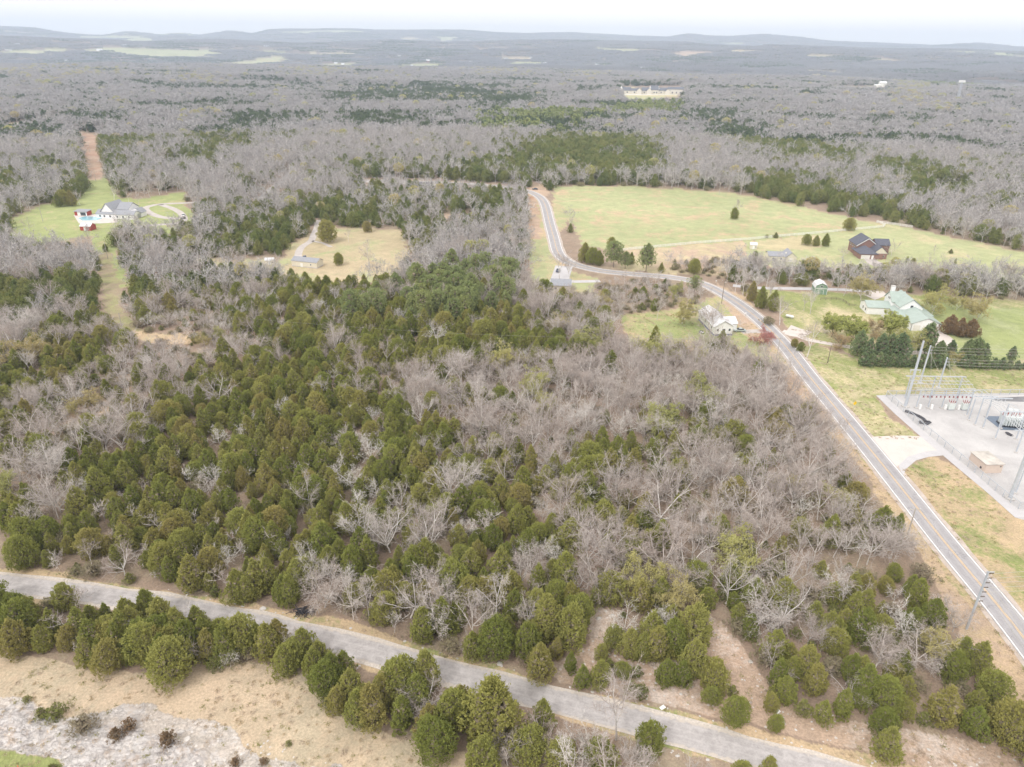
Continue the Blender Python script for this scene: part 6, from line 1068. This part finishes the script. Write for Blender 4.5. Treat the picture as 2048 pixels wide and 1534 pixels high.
for k in range(3): wire((126.6+k*1.5, 205.8, 12.0), (131.5+k*1.2, 212, 8.), .2, .03, 4, label='short line from the tall pole crossarm to the gantry', group='lines from the tall pole')
for k in range(5): wire((93.1, 107.9, 14.2-k*1.15), (160, 120-k, 16-k), 1.5, .03, label='line from the roadside steel pole toward the yard', group='lines from the roadside steel pole')
for k in range(4): wire((92.9, 107.9, 13.1-k*1.15), (90.5, 52, 10-k), .8, .03, label='line running along the highway from the roadside steel pole', group='lines along the highway')
# switch gantry
g = empty('switch_gantry', (0, 0, 0)); tag(g, 'grey steel switch gantry with rows of red insulators in the gravel yard', 'switch gantry')
cols = [131, 134.8, 139.2, 143.5, 148]
for c_ in cols:
    m = MB().box(c_-.12, c_+.12, 205-.12, 205+.12, .1, 6.6); m.build('column', STEEL, g); MB().box(c_-.45, c_+.45, 204.5, 205.5, 0, .35).build('footing', CONC2, g)
for c_ in (131, 139.2, 148): MB().box(c_-.14, c_+.14, 212.3-.14, 212.3+.14, .1, 8.).build('column', STEEL, g)
for yy, zz in ((205, 6.6), (206.2, 6.6), (208.2, 7.2), (210.2, 7.4), (212.1, 8.), (212.6, 8.)): MB().box(129.5, 149.2, yy-.09, yy+.09, zz-.09, zz+.09).build('beam', STEELW, g)
for i in range(16): x_ = 130.2+i*1.2; MB().tube([(x_, 205, 6.85), (x_+.5, 208.2, 7.4), (x_+.2, 212.3, 8.2)], .06, 5).build('bus_bar', CHROME, g)
for i in range(12):
    x_ = 132+i*1.33+(i//3)*.15; insul(g, (x_, 204.7, 4.0), .8, (.5, 0, .8)); insul(g, (x_+.45, 204.7, 4.0), .8, (-.5, 0, .8)); MB().box(x_-.2, x_+.7, 204.6, 204.8, 4.75, 4.85).build('switch_blade', STEEL, g)
for zz in (5.1, 5.7): MB().box(130.8, 148.2, 204.9, 205.1, zz, zz+.12).build('rail', STEEL, g)
for i, c_ in enumerate((131.7, 135.5, 139.9, 144.2)): MB().box(c_-.3, c_+.3, 203.9, 204.5, .1, 1.7).build('control_cabinet', TRIM, g)
for i, xx in enumerate((141.6, 146.0)):
    b = empty('circuit_breaker', (xx, 204.2, 0)); tag(b, ['left', 'right'][i]+' one of the two pale breaker cabinets with red bushings under the gantry', 'circuit breaker'); MB().box(-.95, .95, -.7, .7, .35, 2.5).build('tank', plain('cabinet_paint', (.62, .66, .64), .5, .04), b, bevel=.06); MB().box(-.7, .7, -.5, .5, 0, .35).build('frame', STEEL, b)
    for a in (-.6, 0, .6):
        for c_ in (-.3, .3): insul(b, (a, c_, 2.5), .9, (a*.3, c_, 1.), nm='bushing')
b = empty('circuit_breaker', (134.6, 153.6, 0)); tag(b, 'pale breaker cabinet cut by the right edge beside the thick steel pole', 'circuit breaker'); MB().box(-.9, .9, -.7, .7, .3, 2.4).build('tank', TRIM, b, bevel=.06); MB().box(-.7, .7, -.5, .5, 0, .3).build('frame', STEEL, b)
for a in (-.6, 0, .6): insul(b, (a, 0, 2.4), .9, nm='bushing')
post('steel_post', 132.6, 156.6, 8, .2, STEEL, 'slimmer dark steel post just right of the thick steel pole', 'steel post', .15)
# bus run with posts going south
g = empty('bus_structure', (0, 0, 0)); tag(g, 'line of steel posts carrying pale tubular bus bars toward the transformer', 'bus structure')
for (xx, yy, hh) in ((144.7, 200.3, 6.8), (143.6, 197.2, 7.4), (143.7, 194, 9.4), (145, 192.1, 8.4), (144.7, 185.4, 9.4), (146.1, 177.7, 7.2), (150.5, 199.6, 6.8), (150.4, 192, 8.4), (151, 185.4, 9.4)):
    MB().box(xx-.13, xx+.13, yy-.13, yy+.13, .1, hh).build('column', STEEL, g); MB().lathe([(.55, 0), (.55, .25)], 12, (xx, yy, 0)).build('footing', CONC2, g)
for xx in (144.2, 145.6, 147.2, 149, 150.6): MB().tube([(xx, 205, 7.0), (xx, 198, 7.2), (xx+.3, 190, 8.8), (xx+.6, 177, 7.4)], .09, 6).build('bus_bar', STEELW, g)
for yy, zz in ((200, 6.9), (194, 9.3), (185.4, 9.2), (177.7, 7.3)): MB().box(143.4, 152.5, yy-.12, yy+.12, zz-.12, zz+.12).build('beam', STEEL, g)
for i in range(6): insul(g, (144.5+i*1.2, 194, 8.3), .9, (0, 0, 1), STEELW)
for i in range(4): insul(g, (144.5+i*1.6, 185.4, 8.2), .9, (0, 0, 1), REDP)
# transformer on its blue spill mat
pad('spill_mat', [(1966, 832), (2048, 834), (2085, 836), (2075, 862), (2002, 860)], plain('blue_grey_liner', (.16, .20, .26), .6, .12, .8), .05)
xt, yt = G(2020, 850); t = empty('transformer', (xt, yt, 0), math.radians(-8)); tag(t, 'large pale transformer with radiators and red bushings on a blue-grey mat', 'transformer'); TP = plain('transformer_paint', (.58, .62, .62), .5, .05)
MB().box(-3, 3, -1.5, 1.5, .4, 3.4).build('tank', TP, t, bevel=.08); MB().box(-3.3, 3.3, -1.8, 1.8, .05, .4).build('skid', BLACKP, t)
for i in range(8): MB().box(-2.6+i*.7, -2.35+i*.7, -2.5, -1.52, .8, 3.0).build('radiator', TP, t)
m = MB().lathe([(.55, -1.6), (.6, 0), (.55, 1.6)], 12).build('conservator', TP, t); m.rotation_euler = (0, math.pi/2, 0); m.location = (0, 1.2, 4.5); MB().box(-.1, .1, 1.1, 1.3, 3.4, 4.1).build('support', STEEL, t)
for a in (-2, -.8, .4, 1.6): insul(t, (a, -.4, 3.4), 1.2, (0, -.2, 1), REDP, 'bushing')
for a in (-1.6, 0, 1.6): insul(t, (a, .4, 3.4), 1.9, (0, .2, 1), STEELW, 'bushing')
# control building
c = house('control_building', 'low beige block control building with stained flat roof', 'control building', None, 4, (130.0, 166.2)); MB().box(0, 4.9, 0, 6.6, 0, 2.75).build('wall', W_BEIGE, c); MB().box(-.25, 5.15, -.25, 6.85, 2.75, 2.95).build('roof', R_TAN, c)
MB().box(4.0, 4.4, -.05, 0, 1.9, 2.2).build('vent', BLACKP, c); MB().box(-.06, 0, 1.4, 2.0, .6, 1.2).build('air_vent', BLACKP, c)
# tarpaulins
def tarp(label, pts, wd):
    rng = np.random.default_rng(len(pts)); m_ = MB(); P = [Vector((*G(u, v), .1)) for u, v in pts]; n = len(P); vs = []
    for i, p in enumerate(P):
        d = (P[min(i+1, n-1)]-P[max(i-1, 0)]).normalized(); s_ = Vector((-d.y, d.x, 0))
        for j in range(7): a = (j/6-.5)*2; vs.append(p+s_*a*wd*rng.uniform(.75, 1.15)+Vector((0, 0, .08+(1-a*a)*rng.uniform(.15, .5))))
    f = [(i*7+j, i*7+j+1, (i+1)*7+j+1, (i+1)*7+j) for i in range(n-1) for j in range(6)]; m_.add(vs, f); o = m_.build('tarpaulin', BLACKP); tag(o, label, 'tarpaulin', None); md = o.modifiers.new('t', 'SOLIDIFY'); md.thickness = .04
tarp('long crumpled strip of black plastic on the pale gravel', [(1810, 823), (1820, 826), (1830, 830), (1838, 834), (1846, 838), (1851, 844), (1858, 845), (1852, 849), (1842, 847), (1841, 844)], .7); tarp('short crumpled piece of black plastic near the transformer mat', [(2013, 866), (2018, 870), (2024, 873)], .6)
# chain-link fence
def fence(name, label, path, posts_mat, h_, sp, panel, rails, cat='fence'):
    o = empty(name, (*path[0], 0)); tag(o, label, cat); b0 = np.array(path[0]); pts = [np.array(p)-b0 for p in path]; 
    for a, b_ in zip(pts[:-1], pts[1:]):
        L = np.linalg.norm(b_-a); n = max(1, int(round(L/sp))); d = (b_-a)/L; nrm = np.array([-d[1], d[0]])
        for i in range(n):
            q = a+(b_-a)*i/n; q = (float(q[0]), float(q[1])); MB().box(q[0]-.06, q[0]+.06, q[1]-.06, q[1]+.06, 0, h_+.1).build('post', posts_mat, o)
        if panel is not None: 
            m_ = MB(); m_.add([(*a, .05), (*b_, .05), (*b_, h_), (*a, h_)], [(0, 1, 2, 3)]); m_.build('mesh_panel', panel, o)
        for z in rails:
            m_ = MB(); k = nrm*.04; m_.add([(*(a-k), z-.07), (*(b_-k), z-.07), (*(b_+k), z-.07), (*(a+k), z-.07), (*(a-k), z+.07), (*(b_-k), z+.07), (*(b_+k), z+.07), (*(a+k), z+.07)], [(0, 3, 2, 1), (4, 5, 6, 7), (0, 1, 5, 4), (1, 2, 6, 5), (2, 3, 7, 6), (3, 0, 4, 7)]); m_.build('rail', posts_mat, o)
    return o
cl = NT('chain_link'); cl.b.inputs['Base Color'].default_value = (.42, .43, .46, 1); tr = cl.new('ShaderNodeBsdfTransparent'); mx = cl.new('ShaderNodeMixShader'); mx.inputs[0].default_value = .17; cl.ln(tr.outputs[0], mx.inputs[1]); cl.ln(cl.b.outputs[0], mx.inputs[2]); cl.ln(mx.outputs[0], cl.n['Material Output'].inputs['Surface'])
fence('chain_link_fence', 'grey chain-link fence around the gravel yard', [tuple(G(*p)) for p in ((2130, 789), (1772, 793), (1806, 824), (1846, 860), (1888, 895), (1935, 934), (1990, 982), (2036, 1018), (2130, 1022))], STEEL, 2.1, 3.2, cl.m, [2.1])
fence('board_fence', 'white board fence curving along the near edge of the field', [tuple(G(*p)) for p in ((1240, 503), (1262, 500), (1310, 495.5), (1400, 487), (1500, 480), (1560, 474), (1625, 468.5), (1690, 462), (1730, 458.5), (1766, 455), (1770, 452), (1757, 446), (1752, 445.5))], TRIM, 1.5, 3.4, None, [.35, .75, 1.15, 1.5]); fence('board_fence', 'short white board fence behind the dark trees at the field corner', [tuple(G(*p)) for p in ((1754, 446), (1775, 448.5), (1800, 452), (1825, 456))], TRIM, 1.5, 3.2, None, [.35, .75, 1.15, 1.5])
fence('wire_fence', 'low brown wire fence on the farmhouse lawn', [tuple(G(*p)) for p in ((1641, 600), (1672, 600), (1686, 603), (1698, 612), (1712, 614))], WOOD_G, 1.2, 2.6, None, [.6, 1.1])
# ---------------------------------------------------------------- utility poles
def upole(label, xy, h_, mat, arm=True, lean=0, group=None):
    o = post('utility_pole', xy[0], xy[1], h_, .17, mat, label, 'utility pole', .11, base=False, n=8, group=group); o.location.z = float(terr(*xy))
    if arm:
        MB().box(-1.2, 1.2, -.07, .07, h_-.5, h_-.36).build('crossarm', mat, o)
        for a in (-1.1, 0, 1.1): MB().lathe([(.05, 0), (.09, .1), (.04, .22)], 7, (a, 0, h_-.36)).build('insulator', TRIM, o)
    return o
def top(u, v, h_): return tuple(G(u, v, h_))
UP = [('dark wooden utility pole beside the highway bend', tuple(G(1443, 607)), 11., WOOD_G, 1), ('pale utility pole on the verge above the roadside steel pole', tuple(G(1813, 1076)), 8.6, WOOD_P, 1), ('pale utility pole west of the highway opposite the farmhouse drive', tuple(G(1552, 722)), 9.4, WOOD_P, 1), ('dark wooden pole on the lawn below the farmhouse drive', tuple(G(1655, 726)), 7., WOOD_G, 0),
      ('pale utility pole in the grass corridor above the cedar wood', top(237, 626, 9), 9., WOOD_P, 0), ('white pole tip standing above the middle of the cedar wood', top(875, 664, 11), 11., WOOD_P, 0), ('pale utility pole at the far edge of the field', tuple(G(1438, 390)), 10., WOOD_P, 1), ('white utility pole beside the far road', tuple(G(888, 375)), 11, WOOD_P, 1), ('pale utility pole at the dirt pull-off on the far road', tuple(G(1064, 374)), 10, WOOD_P, 0), ('thin pale pole along the far field edge, left', tuple(G(1272, 376)), 7, WOOD_P, 0), ('thin pale pole along the far field edge, middle', tuple(G(1325, 379)), 7, WOOD_P, 0),
      ('pale pole on the grass strip above the red shed', tuple(G(216, 518)), 9, WOOD_P, 0), ('dark pole on the lawn left of the pool', tuple(G(86, 443)), 9, WOOD_P, 0), ('pole at the near end of the brown cleared corridor', tuple(G(192, 362)), 9, WOOD_P, 1), ('pole in the middle of the brown cleared corridor', tuple(G(180, 305)), 10, WOOD_P, 1), ('pole at the far end of the brown cleared corridor', tuple(G(175, 268)), 12, WOOD_P, 1)]
for lb, xy, hh, mt, arm in UP: upole(lb, xy, hh, mt, arm)
wire((G(1443, 607)[0], G(1443, 607)[1], 10.6), (G(1552, 722)[0], G(1552, 722)[1], 9), .8, .025, label='thin line between the poles along the highway bend', group='lines along the bend'); wire((G(1552, 722)[0], G(1552, 722)[1], 9), (G(1813, 1076)[0], G(1813, 1076)[1], 8.3), 1.4, .025, label='thin line above the highway verge', group='lines above the verge')
a = top(875, 664, 11); wire((a[0]-130, a[1]+25, 11), (a[0], a[1], 10.8), 1., .02, label='thin line crossing above the cedar wood, left half', group='lines over the wood'); wire((a[0], a[1], 10.8), (G(1552, 722)[0], G(1552, 722)[1], 9), 1., .02, label='thin line crossing above the cedar wood, right half', group='lines over the wood')
# tower
x_, y_, z_ = GT(1912, 210); hh = 44; t = empty('radio_tower', (x_, y_, z_)); tag(t, 'tall steel tower with a white panel ring standing in the far wood', 'tower'); m = MB()
for a, b_ in ((-1, -1), (1, -1), (1, 1), (-1, 1)): m.tube([(a*2.2, b_*2.2, 0), (a*1.1, b_*1.1, hh)], .35, 5)
for k in range(11): z0, z1 = k*4, k*4+4; w0 = 2.2-1.1*z0/hh; w1 = 2.2-1.1*z1/hh; m.tube([(-w0, -w0, z0), (w1, -w1, z1)], .15, 4); m.tube([(w0, w0, z0), (-w1, w1, z1)], .15, 4); m.tube([(w0, -w0, z0), (w1, w1, z1)], .15, 4)
m.build('lattice', STEEL, t); MB().box(-6.5, 6.5, -.8, .8, hh-2, hh+2.4).build('panel', TRIM, t); MB().box(-6, 6, -.2, .2, hh-13, hh-12.5).build('crossarm', STEEL, t)
# roadside things
x_, y_ = G(1707, 818); s = empty('warning_sign', (x_, y_, 0), math.radians(20)); tag(s, 'yellow diamond road sign on a post beside the highway', 'road sign'); MB().box(-.04, .04, -.03, .03, 0, 2.3).build('post', STEEL, s); m = MB().box(-.55, .55, -.02, .02, -.55, .55).build('sign_panel', plain('sign_yellow', (.80, .52, .03), .5, .03), s); m.location = (0, -.06, 2.1); m.rotation_euler = (0, math.pi/4, 0)
x_, y_ = G(34, 1532); s = empty('construction_sign', (x_, y_, float(terr(x_, y_))), math.radians(-60)); tag(s, 'orange and white construction sign on two dark stakes in the bottom left corner', 'construction sign'); OR = plain('sign_orange', (.85, .13, .04), .5, .03)
for a in (-.35, .35): MB().box(a-.035, a+.035, -.03, .03, 0, 2.1).build('post', BLACKP, s)
MB().box(-.6, .6, -.06, -.03, 1.5, 2.7).build('sign_panel', OR, s); MB().box(-.2, .2, -.075, -.062, 1.75, 2.3).build('white_patch', TRIM, s)
for (u, v, lb) in ((1432, 567, 'white mailbox on a post beside the gravel drive, left of two'), (1449, 570, 'white mailbox on a post beside the gravel drive, right of two'), (1491, 632, 'small dark mailbox at the lawn edge of the white house')):
    x_, y_ = G(u, v); s = empty('mailbox', (x_, y_, 0)); tag(s, lb, 'mailbox'); MB().box(-.06, .06, -.06, .06, 0, 1.1).build('post', WOOD_P, s); MB().box(-.2, .2, -.3, .3, 1.1, 1.5).build('box', TRIM if 'white' in lb else BLACKP, s, bevel=.08)
for (u, v, w_, lb) in ((1555, 1424, .9, 'small white board lying on the stony clearing'), (1766, 1493, 1.1, 'white board lying on the pale ground near the bottom right'), (1325, 1416, 1., 'pale flat rock beside the narrow road')):
    x_, y_ = G(u, v); m = MB(); m.slab((-w_/2, -.3, .12), (w_/2, -.35, .2), (w_/2, .3, .25), (-w_/2, .35, .15), .08); o = m.build('scrap_board' if 'board' in lb else 'flat_rock', TRIM); o.location = (x_, y_, 0); o.rotation_euler = (0, 0, .6); tag(o, lb, 'board' if 'board' in lb else 'rock')
# scattered limestone rocks on the slope and along the narrow road
ROCKM = plain('limestone_rock', (.55, .52, .49), .95, .12, 2.); rk = []
for i in range(4):
    rng = np.random.default_rng(i); bm_ = MB(); n = 9; v = []
    for z, rr_ in ((0, 1.), (.35, .95), (.6, .6)): v += [(rr_*rng.uniform(.75, 1.15)*math.cos(j*6.283/n), rr_*rng.uniform(.75, 1.15)*math.sin(j*6.283/n), z*rng.uniform(.85, 1.15)) for j in range(n)]
    v.append((0, 0, .7)); f = [(i2*n+j, i2*n+(j+1) % n, (i2+1)*n+(j+1) % n, (i2+1)*n+j) for i2 in range(2) for j in range(n)]+[(2*n+j, 2*n+(j+1) % n, 3*n) for j in range(n)]
    me = bpy.data.meshes.new('rock'); me.from_pydata(v, [], f); me.materials.append(ROCKM); rk.append(me)
rx = RG.uniform(-75, 95, 9000); ry = RG.uniform(55, 125, 9000); qu, qv = project(rx, ry, terr(rx, ry)); k = np.zeros(9000, bool)
for a_ in AREAS:
    if a_[4] > .05: k |= pip(qu, qv, a_[0]) & (RG.uniform(0, 1, 9000) < .25+.6*a_[4])
dn = seg_dist(rx, ry, list(map(tuple, NARROW[::2]))); k |= (dn > 3.2) & (dn < 4.8) & (RG.uniform(0, 1, 9000) < .5); k &= dn > 3.1
rx, ry = rx[k], ry[k]; n = len(rx); s_ = RG.lognormal(-1.9, .55, n).clip(.05, .8)
scatter('rubble', proto_coll('rubble_kinds', rk), np.stack([rx, ry, terr(rx, ry)-.03], 1), np.stack([s_, s_*RG.uniform(.6, 1, n), s_*.6], 1), np.stack([0*rx, 0*rx, RG.uniform(0, 6.28, n)], 1), RG.integers(0, 4, n), label='loose pale limestone rubble on the slope and road verge', cat='rubble')
print('rubble', n)
x_, y_ = G(608, 1226); o = empty('brush_pile', (x_, y_, 0)); tag(o, 'dark burnt brush pile at the wood edge beside the narrow road', 'brush pile'); m = MB(); rng = np.random.default_rng(5)
for i in range(60): p = rng.normal(0, .7, 3)*[1.5, .8, .25]+[0, 0, .45]; d = rng.normal(0, 1, 3)*[1, 1, .4]; m.tube([tuple(p-d*.6), tuple(p+d*.6)], .06, 4)
m.build('branches', BLACKP, o)
